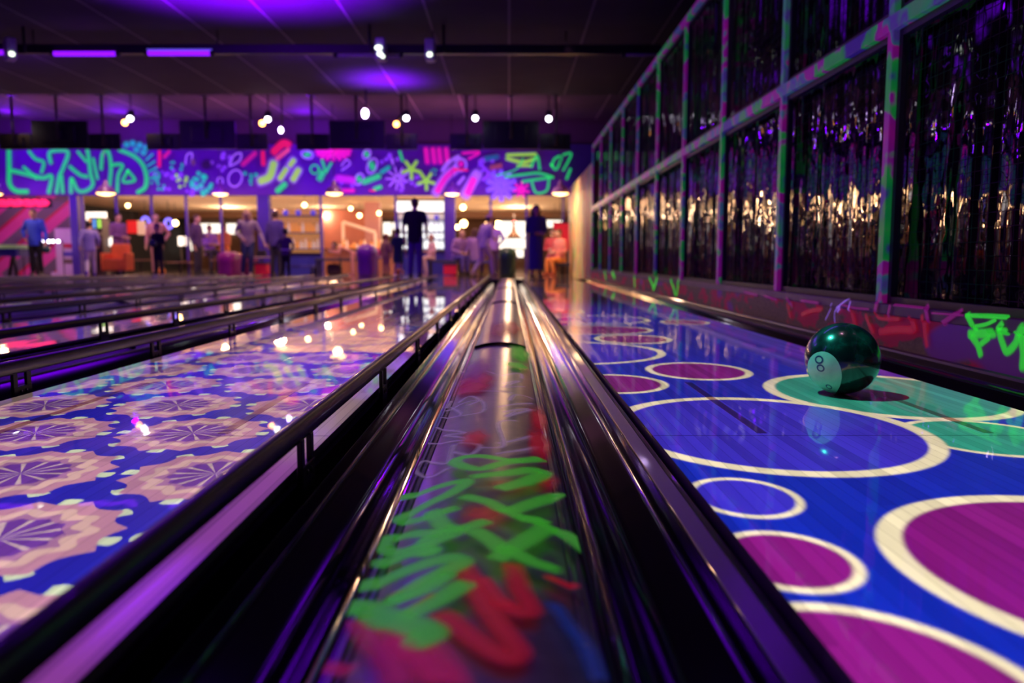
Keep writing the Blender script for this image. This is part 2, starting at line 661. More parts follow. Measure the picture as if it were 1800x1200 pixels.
class Paint:
    """sprayed strokes and blobs laid on a surface; place(u, v, lift) gives the 3-D point"""
    def __init__(self, place, lift=0.0012, step=0.00025):
        self.place, self.lift, self.step, self.n = place, lift, step, 0
        self.V, self.F, self.c = [], [], []

    def _put(self, uv, col, al):
        self.V.append(self.place(uv[0], uv[1], self.lift + self.step * self.n))
        self.c.append((*col, al))

    def stroke(self, pts, w, col, curve=True, a=1.0):
        self.n += 1
        p = catmull(pts) if curve else [tuple(q) for q in pts]
        p = [np.array(q, float) for q in p]
        K = (-1.0, -0.55, 0.0, 0.55, 1.0)
        A = (0.0, 0.6, 1.0, 0.6, 0.0)
        rows = []
        d0 = p[1] - p[0]; d0 /= max(1e-9, np.linalg.norm(d0))
        d1 = p[-1] - p[-2]; d1 /= max(1e-9, np.linalg.norm(d1))
        for t in (1.0, 0.8, 0.45):
            rows.append((p[0] - d0 * w * t, d0, math.sqrt(1 - t * t) if t < 1 else 0.05, 1 - t))
        for i, q in enumerate(p):
            d = p[min(i + 1, len(p) - 1)] - p[max(i - 1, 0)]
            rows.append((q, d / max(1e-9, np.linalg.norm(d)), 1.0, 1.0))
        for t in (0.45, 0.8, 1.0):
            rows.append((p[-1] + d1 * w * t, d1, math.sqrt(1 - t * t) if t < 1 else 0.05, 1 - t))
        o = len(self.V)
        for q, d, k, e in rows:
            nrm = np.array((-d[1], d[0]))
            for kk, aa in zip(K, A):
                self._put(q + nrm * w * kk * k, col, min(aa, e) * a)
        for i in range(len(rows) - 1):
            for j in range(4):
                b = o + i * 5 + j
                self.F.append((b, b + 1, b + 6, b + 5))
        return self

    def blob(self, c, rx, ry, col, rot=0.0, wob=0.0, lobes=6, a=1.0):
        self.n += 1
        o = len(self.V)
        n = 40
        self._put(c, col, a)
        ca, sa = math.cos(rot), math.sin(rot)
        for ring, al in ((0.3, a * 0.8), (0.65, a * 0.4), (1.0, 0.0)):
            for k in range(n):
                t = 2 * PI * k / n
                q = ring * (1 + wob * math.cos(lobes * t))
                x, y = rx * q * math.cos(t), ry * q * math.sin(t)
                self._put((c[0] + x * ca - y * sa, c[1] + x * sa + y * ca), col, al)
        for k in range(n):
            k2 = (k + 1) % n
            self.F.append((o, o + 1 + k, o + 1 + k2))
            for q in (0, 1):
                self.F.append((o + 1 + q * n + k, o + 1 + (q + 1) * n + k, o + 1 + (q + 1) * n + k2, o + 1 + q * n + k2))
        return self

    def build(self, name, m, parent):
        me = bpy.data.meshes.new(name)
        me.from_pydata([tuple(v) for v in self.V], [], self.F)
        at = me.color_attributes.new('paint', 'FLOAT_COLOR', 'POINT')
        at.data.foreach_set('color', np.array(self.c, dtype=np.float32).ravel())
        me.materials.append(m)
        me.update()
        return link(name, me, parent)


# ------------------------------------------------------------------ the room
PITCH_X = 1.802
LANE_W = 1.054
DIV_C = -0.042                      # middle of the graffiti-covered divider
LANE_Y0, LANE_Y1 = -1.0, 17.0
ord_ = ['', 'second', 'third', 'fourth', 'fifth', 'sixth', 'seventh', 'eighth']

M_FLOORDARK = mat('under_floor', (0.012, 0.011, 0.014), 0.8)
M_APP = lane_wood('approach_wood', (0.40, 0.30, 0.26))
M_LANE = lane_wood('lane_maple', (0.62, 0.58, 0.52))
M_CEIL = ceiling_mat()
M_BLACK = mat('black_plastic', (0.008, 0.008, 0.010), 0.35)
M_GUT = mat('gutter_plastic', (0.010, 0.009, 0.012), 0.10, var=0.2, scale=3, coat=0.8)
_g = M_GUT.node_tree.nodes['Principled BSDF']
_g.inputs['Coat Weight'].default_value = 0.5
_g.inputs['Coat IOR'].default_value = 1.5
_g.inputs['Specular IOR Level'].default_value = 0.3
M_RAIL = mat('rail_plastic', (0.045, 0.038, 0.042), 0.34, scale=30, coat=0.25)
M_MATTE = mat('matte_black', (0.004, 0.004, 0.005), 1.0, spec=0.05)
M_RIM = mat('rim_aluminium', (0.30, 0.28, 0.31), 0.28, metal=0.6)
M_STEEL = mat('bracket_steel', (0.32, 0.30, 0.33), 0.35, metal=0.9)
M_CAP = mat('divider_grey', (0.20, 0.150, 0.18), 0.48, metal=0.3, var=0.3, scale=26, coat=0.35, bump=0.10)
M_CAPD = mat('divider_dark', (0.05, 0.045, 0.055), 0.35, var=0.25, scale=20)
M_DARKWALL = mat('dark_wall', (0.02, 0.018, 0.024), 0.8)
M_MURAL = mat('mural_violet', (0.15, 0.02, 0.42), 0.6, var=0.25, scale=1.5)
M_VIOLET = mat('violet_paint', (0.075, 0.03, 0.36), 0.55)
M_BAR_CEIL = mat('bar_ceiling_cream', (0.75, 0.62, 0.48), 0.8)
M_BAR_BROWN = mat('bar_wall_brown', (0.16, 0.075, 0.045), 0.7)
M_SPRAY = graffiti_metal()
M_FOIL = crinkled_black()
M_CHIP = chipboard()
M_SPRAYWALL = sprayed_wall()
P_FLOOR = paint_mat('divider_spray_paint', 0.26)
P_WALL = paint_mat('mural_spray_paint', 0.6)

struct('floor', MB().box(-16.5, 3.3, -1.2, 17.0, -0.30, -0.16), M_FLOORDARK)
struct('floor_approach', MB().box(-16.5, 1.76, 17.02, 41.0, -0.30, 0.0), M_APP)
struct('trim_1', MB().box(-16.5, 1.66, 16.98, 17.06, -0.16, 0.004), M_BLACK)      # foul line
c = MB()
c.box(-16.5, 3.3, -1.2, 17.85, 4.0, 4.35)
struct('ceiling', c, M_CEIL)
struct('ceiling_recess', MB().box(-16.5, 3.3, 17.85, 22.7, 4.30, 4.35), M_CEIL)
struct('wall_left', MB().box(-16.7, -16.5, -1.2, 41.0, -0.3, 4.35), M_DARKWALL)
struct('wall_right', MB().box(3.3, 3.4, -1.2, 41.0, -0.3, 4.35), M_DARKWALL)
struct('wall_rear', MB().box(-16.7, 3.4, -1.35, -1.2, -0.3, 4.35), M_DARKWALL)
struct('wall_approach_side', MB().box(1.70, 1.80, 16.40, 22.7, 0, 2.40), M_SPRAYWALL)

# mural beam over the bar front, columns under it
mural = struct('wall_mural', MB().box(-16.5, 1.70, 22.70, 23.0, 2.22, 3.62), M_MURAL)
struct('wall_mural_top', MB().box(-16.5, 3.3, 22.78, 23.0, 3.62, 4.35), mat('upper_wall_plum', (0.10, 0.05, 0.10), 0.7))
struct('wall_corner', MB().box(1.70, 3.3, 22.70, 23.0, 0, 3.62), M_VIOLET)
k = 0
for x0, x1 in ((133, 146), (458, 478), (783, 801)):
    k += 1
    struct('column_%d' % k, MB().box(px(x0, 0, 22.75)[0], px(x1, 0, 22.75)[0], 22.74, 23.0, 0, 2.22), M_VIOLET)
for i, x in enumerate((155, 214, 275, 335, 395, 568, 698, 863, 925, 989)):
    xx = px(x, 0, 22.85)[0]
    struct('trim_%d' % (i + 2), MB().box(xx - 0.028, xx + 0.028, 22.82, 22.90, 0.0, 2.22), M_VIOLET)

# the bar room behind
struct('ceiling_bar', MB().box(-16.5, 3.3, 23.0, 41.0, 2.56, 2.7), M_BAR_CEIL)
struct('wall_far', MB().box(-16.5, 3.3, 41.0, 41.2, -0.3, 2.7), M_BAR_BROWN)
struct('trim_20', MB().box(-16.5, 3.3, 36.0, 36.3, 2.28, 2.56), M_BAR_BROWN)     # bulkhead of the bar ceiling

# ------------------------------------------------------------------ bowling lanes
def kth(i):
    return 'first' if i == 0 else ord_[i]


def inlay(mb, pa, pb, w):
    mb.box(pa[0] - w, pa[0] + w, min(pa[1], pb[1]), max(pa[1], pb[1]), 0.0, 0.0006)


M_INLAY = mat('inlay_walnut', (0.22, 0.13, 0.09), 0.3, coat=0.8)
for i in range(8):
    x0 = 0.332 - PITCH_X * i
    lab = ('bowling lane with projected circles, beside the cage wall' if i == 0 else
           'bowling lane with projected flower pattern, next to the graffiti divider' if i == 1 else
           'shiny pale bowling lane, %s lane counted from the cage wall' % kth(i))
    t = thing('bowling_lane', lab, 'bowling lane', (x0, 0, 0), group='bowling lanes')
    obj('lane_surface', MB().box(0, LANE_W, LANE_Y0, LANE_Y1, -0.05, 0.0), M_LANE, t)
    obj('lane_bed', MB().box(0.004, LANE_W - 0.004, LANE_Y0, LANE_Y1, -0.155, -0.05), M_MATTE, t)
    if i < 2:
        xs = (0.263, 0.798)
        for xx in xs:
            obj('inlay_strip', MB().box(xx - 0.012, xx + 0.012, 1.84, 2.62, 0.0, 0.0006), M_INLAY, t)

# ------------------------------------------------------------------ gutters, dividers, bumper rails
ARCH = 0.020


def arch(u):
    return -0.002 + ARCH * (1 - (u / 0.118) ** 2)


def cap_profile(hw=0.118, n=44):
    top = [(-hw + 2 * hw * k / n, arch(-hw + 2 * hw * k / n)) for k in range(n + 1)]
    return top + [(hw, -0.03), (-hw, -0.03)]


RIM_P = [(0.119, -0.03), (0.119, -0.004), (0.121, -0.001), (0.124, -0.001), (0.126, -0.007), (0.130, -0.007), (0.132, -0.001), (0.137, -0.002), (0.139, -0.008), (0.139, -0.03)]


def gutter_profile(side):
    # u from the divider's middle outwards; open shell with thickness
    P = [(0.139, -0.006), (0.148, -0.008), (0.160, -0.0135), (0.172, -0.022), (0.184, -0.033), (0.196, -0.045), (0.208, -0.055), (0.222, -0.063), (0.234, -0.067),
         (0.244, -0.0685), (0.254, -0.0672), (0.264, -0.0643), (0.298, -0.0540), (0.306, -0.0475), (0.312, -0.037), (0.316, -0.024), (0.317, -0.018)]
    P = catmull(P, 3)
    Q = [(u, z - 0.012) for u, z in reversed(P)]
    return [(side * u, z) for u, z in P + Q]


def rail_profile():
    # raised bumper: tall face, rounded top; u = 0 at the gutter-side face, growing towards the lane
    P = [(0.0, 0.070), (0.0, 0.097), (0.004, 0.104), (0.010, 0.107), (0.018, 0.106), (0.024, 0.101), (0.027, 0.090), (0.024, 0.072), (0.015, 0.064), (0.005, 0.065)]
    return P


def folded_profile():
    return [(0.319, -0.05), (0.319, -0.020), (0.321, -0.017), (0.341, -0.001), (0.345, -0.002), (0.349, -0.012), (0.362, -0.014), (0.368, -0.022), (0.368, -0.05)]


def bracket_mesh(s):
    """arm that carries the raised rail; s = direction from divider to lane"""
    b = MB()
    w = 0.045
    u0, u1 = 0.340 * s, 0.352 * s
    a, c_ = min(u0, u1), max(u0, u1)
    b.box(a, c_, -w, w, -0.105, 0.022, bev=0.002)
    b.box(a + 0.001, c_ - 0.001, -w, -w + 0.022, 0.02, 0.072, bev=0.0015)
    b.box(a + 0.001, c_ - 0.001, w - 0.022, w, 0.02, 0.072, bev=0.0015)
    b.tube([(a - 0.002, -0.012, 0.005), (c_ + 0.002, -0.012, 0.005)], 0.006, 8)
    b.tube([(a - 0.002, 0.015, 0.005), (c_ + 0.002, 0.015, 0.005)], 0.006, 8)
    b.box(a - 0.004, c_ + 0.004, -w - 0.012, w + 0.012, -0.112, -0.100)
    return b.mesh('bracket', M_BLACK2)


M_BLACK2 = mat('bracket_black', (0.035, 0.033, 0.04), 0.35, metal=0.5)
BR = {s: bracket_mesh(s) for s in (-1, 1)}
_pb = M_CAP.node_tree.nodes['Principled BSDF']
_pb.inputs['IOR'].default_value = 1.6
_pb.inputs['Coat Weight'].default_value = 0.9
_pb.inputs['Coat Roughness'].default_value = 0.24
_pb.inputs['Coat IOR'].default_value = 1.7
ME_CAPN = MB().extrude(cap_profile(), 0, 3.728).mesh('cover_panel', [M_CAPD])
ME_GUT = {s: MB().extrude(gutter_profile(s), LANE_Y0, LANE_Y1 - 0.1, smooth=True, steps=24).mesh('gutter', [M_GUT]) for s in (-1, 1)}


ME_JOINT = MB().extrude([(u, z + 0.011) for u, z in cap_profile()[:45]] + [(0.118, -0.02), (-0.118, -0.02)], -0.012, 0.012).mesh('joint_strip', [M_MATTE])


def divider(i):
    c = DIV_C - PITCH_X * i
    nm = ('grey lane divider covered in green and red graffiti, between circles lane and flower lane' if i == 0 else
          'plain dark lane divider between %s and %s lane from the cage wall' % (kth(i), kth(i + 1)))
    t = thing('lane_divider', nm, 'lane divider', (c, 0, 0), group='lane dividers')
    for q in range(5):
        ya = 3.655 - 3.744 + 3.744 * q + 0.008
        if q == 4:
            ya = 3.655 + 3.744 * 3 + 0.008
            me = MB().extrude(cap_profile(), 0, LANE_Y1 - ya).mesh('cover_panel', [M_CAP if i == 0 else M_CAPD])
        elif i == 0:
            me = MB().extrude(cap_profile(), 0, 3.728).mesh('cover_panel', [M_CAP])
        else:
            me = ME_CAPN
        link('cover_panel', me, t, (0, ya, 0))
        if q:
            link('joint_strip', ME_JOINT, t, (0, ya - 0.008, 0))
    link('cover_panel', MB().extrude(cap_profile(), -0.9, -0.083).mesh('cover_panel', [M_CAP if i == 0 else M_CAPD]), t)
    for s in (-1, 1):
        obj('edge_rim', MB().extrude([(s * u, z) for u, z in RIM_P], LANE_Y0, LANE_Y1), M_RIM if i else M_RIMD, t)
    obj('divider_bed', MB().box(-0.125, 0.125, LANE_Y0, LANE_Y1, -0.158, -0.032), M_BLACK, t)
    return t


M_RIMD = mat('rim_dark', (0.16, 0.15, 0.17), 0.25, coat=0.5)
DIVS = [divider(i) for i in range(7)]
RAIL_ARMS = [1.48 - 0.93 * 2 + 0.935 * q for q in range(18)]


for i in range(7):
    c = DIV_C - PITCH_X * i
    for s in (-1, 1):
        lane = i if s > 0 else i + 1
        ln = 'the circles lane' if lane == 0 else 'the flower lane' if lane == 1 else 'the %s lane from the cage wall' % kth(lane)
        where = ('between the graffiti divider and ' + ln) if i == 0 else ('on the %s side of %s' % ('cage' if s < 0 else 'opposite', ln) if lane > 1 else 'on the side of the flower lane away from the graffiti divider')
        t = link('gutter', ME_GUT[s], None, (c, 0, 0))
        tag(t, 'black glossy curved gutter ' + where, 'gutter', 'lane gutters')
        if lane == 0:
            r = obj('bumper_rail', MB().extrude([(s * u, z) for u, z in folded_profile()], LANE_Y0, LANE_Y1 - 0.3), M_RAIL, None, (c, 0, 0))
            tag(r, 'lowered bumper rail lying flush between black gutter and circles lane', 'bumper rail', 'bumper rails')
            continue
        t = thing('bumper_rail', 'raised black bumper rail ' + where, 'bumper rail', (c, 0, 0), group='bumper rails')
        obj('rail', MB().extrude([(s * (0.345 + u), z) for u, z in rail_profile()], LANE_Y0 + 0.1, LANE_Y1 - 0.6, smooth=True, steps=24), M_RAIL, t)
        obj('rail_base', MB().box(min(s * 0.352, s * 0.368), max(s * 0.352, s * 0.368), LANE_Y0, LANE_Y1 - 0.1, -0.155, -0.012), M_MATTE, t)
        for ya in RAIL_ARMS:
            if ya < 16.3:
                link('bracket', BR[s], t, (0, ya, 0))

# cage side of the circles lane
t = obj('gutter', MB().extrude([(DIV_C + PITCH_X + u, z) for u, z in gutter_profile(-1)], LANE_Y0, LANE_Y1 - 0.1, smooth=True, steps=24), M_GUT)
tag(t, 'black glossy gutter between the circles lane and the chipboard kickboard', 'gutter', 'lane gutters')
t = thing('kickboard', 'low chipboard kickboard with red and green graffiti under the wire cage', 'kickboard', (0, 0, 0))
obj('gutter_coping', MB().extrude([(1.623, -0.10), (1.623, 0.018), (1.626, 0.027), (1.632, 0.031), (1.640, 0.031), (1.648, 0.026), (1.650, 0.018), (1.672, 0.018), (1.672, -0.10)], LANE_Y0, LANE_Y1), M_RAIL, t)
obj('board', MB().box(1.672, 1.690, LANE_Y0, 16.4, -0.10, 0.165), M_CHIP, t)
obj('ledge', MB().box(1.664, 1.76, LANE_Y0, 16.4, 0.165, 0.212, bev=0.004), mat('ledge_violet', (0.16, 0.035, 0.15), 0.45, var=0.5, scale=3), t)
obj('board_foot', MB().box(1.690, 1.76, LANE_Y0, 16.4, -0.16, 0.165), M_BLACK, t)
KICK = t

# ------------------------------------------------------------------ the cage wall
POSTS = [0.79 + 1.415 * q for q in range(12)]
ZB, ZM, ZT = 0.212, 1.44, 2.68
M_WIRE = M_SPRAY
ME_POST = MB().box(-0.03, 0.03, -0.028, 0.028, ZB, ZT + 0.03, bev=0.004).mesh('cage_post', [M_SPRAY])
for q, y in enumerate(POSTS):
    o = link('cage_post', ME_POST, None, (1.71, y, 0))
    n = len(POSTS) - q
    tag(o, 'spray-painted square steel cage post, %s from the far end of the cage wall' % (
        'first' if n == 1 else (ord_ + ['ninth', 'tenth', 'eleventh', 'twelfth'])[n - 1]), 'cage post', 'cage posts')
for z, nm in ((ZM, 'sprayed steel middle rail running along the cage wall'), (ZT, 'green and purple sprayed top rail of the cage wall')):
    o = obj('cage_rail', MB().box(1.676, 1.742, -0.9, 16.40, z - 0.035, z + 0.035, bev=0.004), M_SPRAY)
    tag(o, nm, 'cage rail', 'cage rails')


def wire_panel(w, h):
    f, m = MB(), MB()
    b = 0.016
    f.box(-b, b, 0, w, 0, 0.03)
    f.box(-b, b, 0, w, h - 0.03, h)
    f.box(-b, b, 0, 0.03, 0.03, h - 0.03)
    f.box(-b, b, w - 0.03, w, 0.03, h - 0.03)
    r = 0.0009
    ny, nz = int(w / 0.05), int(h / 0.05)
    for k in range(1, ny):
        y = w * k / ny
        m.box(-r, r, y - r, y + r, 0.02, h - 0.02)
    for k in range(1, nz):
        z = h * k / nz
        m.box(r, 3 * r, 0.02, w - 0.02, z - r, z + r)
    return f.mesh('panel_frame', [M_PFRAME]), m.mesh('wire_mesh', [M_WIRED])


M_PFRAME = mat('panel_frame_dark', (0.03, 0.02, 0.04), 0.5)
m_, nt_, b_, tc_ = base('sprayed_wire')
X_, Y_, Z_ = xyz(nt_, world_pos(nt_))
f_ = N(nt_, noise(nt_, comb(nt_, X_, Y_, Z_), 1.7, 1.0).outputs['Fac'])
cc_ = ramp(nt_, f_, [(0.35, (0.02, 0.016, 0.024)), (0.44, (0.01, 0.10, 0.03)), (0.5, (0.012, 0.012, 0.012)), (0.58, (0.09, 0.012, 0.07)), (0.66, (0.02, 0.02, 0.03))])
nt_.links.new(cc_.s, b_.inputs['Base Color'])
b_.inputs['Roughness'].default_value = 0.8
b_.inputs['Specular IOR Level'].default_value = 0.1
M_WIRED = m_
W = 1.415 - 0.06
lo = wire_panel(W, ZM - 0.035 - ZB)
hi = wire_panel(W, ZT - ZM - 0.07)
for q in range(len(POSTS) - 1):
    n = len(POSTS) - 1 - q
    w_ = 'first' if n == 1 else (ord_ + ['ninth', 'tenth', 'eleventh'])[n - 1]
    for (fr, wi), z, nm in ((lo, ZB, 'lower'), (hi, ZM + 0.035, 'upper')):
        t = thing('wire_screen', '%s wire mesh screen of the cage wall, %s bay from its far end' % (nm, w_), 'wire screen', (1.722, POSTS[q] + 0.03, z), group='wire screens of the cage wall')
        link('panel_frame', fr, t)
        link('wire_mesh', wi, t)
struct('wall_cage_back', MB().box(1.775, 1.80, -0.95, 16.40, -0.1, 2.68), M_FOIL)

# graffiti on the divider -----------------------------------------------------
GREEN, RED, MAG, LIL, BLU = (0.07, 0.62, 0.03), (0.62, 0.008, 0.03), (0.58, 0.01, 0.16), (0.42, 0.28, 0.55), (0.01, 0.05, 0.4)


def pix_ray(x, y):
    cx, cy = (x - 900) / F_PX, (600 - y) / F_PX
    d = Vector((cx, math.cos(PITCH) + cy * math.sin(PITCH), -math.sin(PITCH) + cy * math.cos(PITCH)))
    c_, s_ = math.cos(YAW), math.sin(YAW)
    return Vector((d.x * c_ + d.y * s_, -d.x * s_ + d.y * c_, d.z))


def on_cap(zx, zy, ox=560, oy=700, k=2.4):
    d = pix_ray(ox + zx / k, oy + zy / k)
    z = 0.012
    for _ in range(4):
        t_ = (z - CAM_H) / d.z
        z = arch(max(-0.118, min(0.118, d.x * t_ - DIV_C)))
    return (d.x * t_ - DIV_C, d.y * t_)


def cap_place(u, v, lift):
    u = max(-0.138, min(0.138, u))
    if abs(u) < 0.118:
        z = arch(u)
    else:
        z = 0.0
    return (u, v, z + lift)


g = Paint(cap_place)


def st(pts, w, col, a=1.0, **kw):
    g.stroke([on_cap(*p, **kw) for p in pts], w, col, a=a)


# faint lilac scribbles further up
for pts in ([(540, 300), (480, 332), (420, 325), (408, 295), (455, 270), (540, 277), (560, 230), (570, 200)], [(600, 190), (680, 200), (640, 240), (570, 230)],
            [(430, 195), (560, 185), (640, 180)], [(500, 130), (620, 150), (530, 160), (640, 175)], [(540, 60), (620, 20), (690, 15), (690, 60), (600, 78)],
            [(760, 40), (900, 25)], [(780, 62), (900, 50), (790, 82), (830, 60)], [(750, 240), (850, 225), (930, 210)], [(760, 195), (820, 185), (900, 165)], [(690, 215), (780, 205), (760, 110), (830, 100)],
            [(520, 90), (600, 75), (560, 45)], [(560, 20), (540, 50)]):
    st(pts, 0.0105, LIL, 0.62)
zz = dict(ox=700, oy=470, k=4.5)
for pts in ([(480, 1080), (560, 1030), (640, 1060), (560, 1100)], [(880, 1060), (920, 1020), (1010, 1030), (1060, 1050)], [(430, 850), (600, 820), (760, 850)], [(830, 930), (960, 910), (830, 960), (1000, 955)], [(470, 1010), (700, 990), (900, 1005)],
            [(820, 870), (960, 850), (980, 890)]):
    st(pts, 0.012, LIL, 0.6, **zz)
# red, green clouds
for (zx, zy), rx, ry, col, a, kw in (((660, 175), 0.030, 0.075, RED, 0.6, {}), ((930, 200), 0.022, 0.13, RED, 0.7, {}), ((930, 100), 0.022, 0.16, RED, 0.6, {}),
                                     ((700, 500), 0.035, 0.05, RED, 0.5, {}), ((800, 380), 0.05, 0.03, RED, 0.35, {}), ((960, 360), 0.02, 0.06, RED, 0.5, {}),
                                     ((610, 910), 0.055, 0.18, (0.5, 0.01, 0.10), 0.8, zz), ((590, 970), 0.05, 0.10, (0.5, 0.01, 0.10), 0.7, zz),
                                     ((960, 690), 0.040, 0.26, GREEN, 0.75, zz), ((940, 790), 0.040, 0.08, GREEN, 0.75, zz), ((900, 480), 0.05, 0.5, (0.5, 0.05, 0.06), 0.6, zz), ((800, 500), 0.06, 0.6, (0.4, 0.05, 0.12), 0.5, zz), ((620, 820), 0.05, 0.3, (0.28, 0.04, 0.3), 0.6, zz),
                                     ((430, 830), 0.03, 0.12, (0.2, 0.05, 0.6), 0.6, {})):
    u, v = on_cap(zx, zy, **kw)
    g.blob((u, v), rx * 1.5, ry * 1.5, col, wob=0.08, lobes=5, a=min(1.0, a * 1.3))
W_ = 0.0205
for pts, w in (([(600, 730), (650, 800), (700, 890), (770, 1000), (840, 1100), (790, 1130), (700, 1085), (620, 1020), (530, 950)], 0.022),
               ([(820, 740), (850, 830), (890, 920), (840, 935), (780, 900)], 0.021), ([(980, 790), (1030, 812), (1070, 830)], 0.014), ([(700, 800), (760, 880), (800, 910)], 0.015),
               ([(330, 860), (470, 800), (590, 730)], 0.012), ([(380, 940), (480, 870)], 0.01)):
    st(pts, w, RED, 0.8)
for pts, w in (([(180, 1000), (240, 1060), (300, 1130), (340, 1230)], 0.026), ([(330, 1060), (420, 1140), (480, 1230)], 0.022), ([(480, 1080), (540, 1150), (590, 1240)], 0.02),
               ([(300, 1010), (400, 1090), (520, 1220)], 0.02), ([(40, 1190), (110, 1200)], 0.02)):
    st(pts, w, MAG, 0.72)
st([(1000, 920), (1060, 1010), (1120, 1100), (1180, 1230)], 0.018, BLU, 0.6)
for pts, w in (([(930, 282), (820, 290), (690, 270), (600, 277), (577, 297), (625, 318), (690, 325), (770, 302), (840, 288)], W_),
               ([(670, 357), (790, 345), (900, 330), (950, 342), (880, 378), (780, 408)], W_ * 1.1),
               ([(325, 460), (460, 420), (600, 380), (620, 388), (560, 430), (440, 490), (345, 552), (430, 545), (560, 502)], W_),
               ([(480, 515), (540, 585), (610, 585), (690, 560)], W_), ([(560, 590), (450, 640), (470, 690)], W_),
               ([(590, 595), (480, 607), (380, 615), (290, 640), (275, 675), (340, 692), (460, 655), (560, 615)], W_ * 1.05),
               ([(470, 690), (380, 700), (270, 745)], W_ * 1.1),
               ([(195, 845), (330, 790), (480, 735), (560, 718), (600, 735), (550, 768), (430, 830), (335, 893)], W_ * 1.15),
               ([(335, 895), (440, 860), (530, 800)], W_), ([(600, 842), (500, 905), (380, 965)], W_ * 1.15),
               ([(130, 945), (200, 942), (290, 985), (390, 1010), (470, 1050), (440, 1075)], W_ * 1.3),
               ([(630, 455), (720, 478), (800, 515), (900, 482), (1005, 450)], W_), ([(800, 515), (860, 545), (950, 560), (870, 552)], W_),
               ([(950, 580), (1050, 630), (1135, 690)], W_ * 0.95), ([(665, 608), (735, 650), (790, 690), (880, 640), (965, 588)], W_ * 1.1),
               ([(760, 722), (800, 690)], W_), ([(820, 700), (900, 740), (975, 765)], W_ * 1.1)):
    st(pts, w, GREEN, 0.97)
gp = g.build('graffiti_lettering', P_FLOOR, DIVS[0])
gp['label'] = 'green and red spray-painted lettering'

# graffiti on the kickboard ---------------------------------------------------
def on_board(zx, zy, ox=1380, oy=480, k=4.2857):
    d = pix_ray(ox + zx / k, oy + zy / k)
    t_ = 1.664 / d.x
    return (d.y * t_, CAM_H + d.z * t_)


def board_place(y, z, lift):
    x = 1.663 if 0.163 < z < 0.215 else 1.671
    return (x - lift, y, z)


g = Paint(board_place)
G2 = (0.03, 0.70, 0.04)


def sb(pts, w, col, curve=True, **kw):
    g.stroke([on_board(*p, **kw) for p in pts], w, col, curve)


for pts, w in (([(1370, 320), (1500, 322), (1670, 332)], 0.008), ([(1380, 320), (1410, 380), (1430, 430)], 0.013), ([(1440, 400), (1520, 385), (1590, 352)], 0.007), ([(1385, 460), (1460, 455), (1560, 452)], 0.016),
               ([(1400, 480), (1440, 540), (1460, 605)], 0.014), ([(1470, 530), (1520, 490)], 0.011), ([(1640, 385), (1610, 430), (1670, 440)], 0.012), ([(1605, 450), (1630, 530), (1660, 590), (1720, 540), (1745, 470)], 0.014),
               ([(1800, 420), (1775, 470), (1790, 600), (1785, 700)], 0.018), ([(1840, 480), (1900, 560), (1960, 480)], 0.016)):
    sb(pts, w * 1.5, G2)
r4 = dict(ox=1000, oy=460, k=4.5)
for pts, w in (([(520, 125), (515, 150), (520, 190)], 0.04), ([(640, 130), (670, 210)], 0.035), ([(700, 130), (665, 215)], 0.035), ([(810, 145), (840, 260)], 0.028), ([(870, 145), (850, 260)], 0.028), ([(345, 90), (360, 120)], 0.06), ([(285, 85), (290, 130)], 0.06)):
    sb(pts, w, G2, **r4)
MG, RB = (0.20, 0.005, 0.14), (0.30, 0.005, 0.03)
for pts, w in (([(715, 160), (690, 270)], 0.022), ([(1070, 255), (1085, 350)], 0.02), ([(1200, 375), (1330, 285)], 0.016), ([(800, 250), (780, 345)], 0.014), ([(830, 238), (940, 250), (1050, 262)], 0.008), ([(430, 235), (540, 262), (640, 270)], 0.008), ([(130, 205), (260, 225)], 0.012), ([(20, 190), (50, 240)], 0.018),
               ([(-150, 170), (-60, 200)], 0.012), ([(1120, 300), (1250, 310), (1360, 318)], 0.006), ([(-300, 140), (-200, 165)], 0.014)):
    sb(pts, w, MG)
for pts, w in (([(610, 320), (640, 400), (660, 440)], 0.016), ([(720, 440), (850, 425), (960, 430)], 0.022), ([(950, 340), (980, 420)], 0.016), ([(1050, 330), (1055, 430), (1070, 540)], 0.018), ([(495, 260), (525, 385)], 0.014), ([(130, 310), (210, 280), (275, 275)], 0.016), ([(690, 300), (720, 340), (860, 345)], 0.012), ([(20, 230), (40, 330)], 0.014)):
    sb(pts, w, RB)
for pts, w in (([(490, 195), (430, 240), (380, 290), (380, 370)], 0.006), ([(510, 215), (490, 280)], 0.008), ([(370, 225), (310, 350)], 0.005), ([(430, 250), (400, 290)], 0.009)):
    sb(pts, w, (0.35, 0.16, 0.85))
g.build('graffiti_lettering', P_WALL, KICK)


# ------------------------------------------------------------------ mural paint
def zoomed(ox, oy, k, Y):
    def f(zx, zy):
        return px(ox + zx / k, oy + zy / k, Y)
    return f


YM = 22.69
g = Paint(lambda x, z, l: (x, YM - l, z), lift=0.002, step=0.0006)
GR, TEAL, PNK, RD, LIM, VIO, LILAC, ORG = ((0.02, 0.75, 0.16), (0.01, 0.45, 0.30), (0.80, 0.008, 0.40), (0.85, 0.01, 0.10), (0.35, 0.85, 0.06),
                                           (0.26, 0.05, 0.75), (0.42, 0.16, 0.85), (0.8, 0.25, 0.05))
zl = zoomed(0, 140, 3.3333, YM)
zr = zoomed(520, 140, 3.3333, YM)
KS = YM / F_PX / 3.3333          # world size of one zoomed pixel


def ms(z, pts, w, col, curve=True, a=1.0):
    g.stroke([z(*p) for p in pts], w * KS / 2, col, curve, a)


def mbl(z, c, rx, ry, col, rot=0.0, wob=0.0, lobes=6, a=1.0):
    g.blob(z(*c), rx * KS, ry * KS, col, rot, wob, lobes, a)


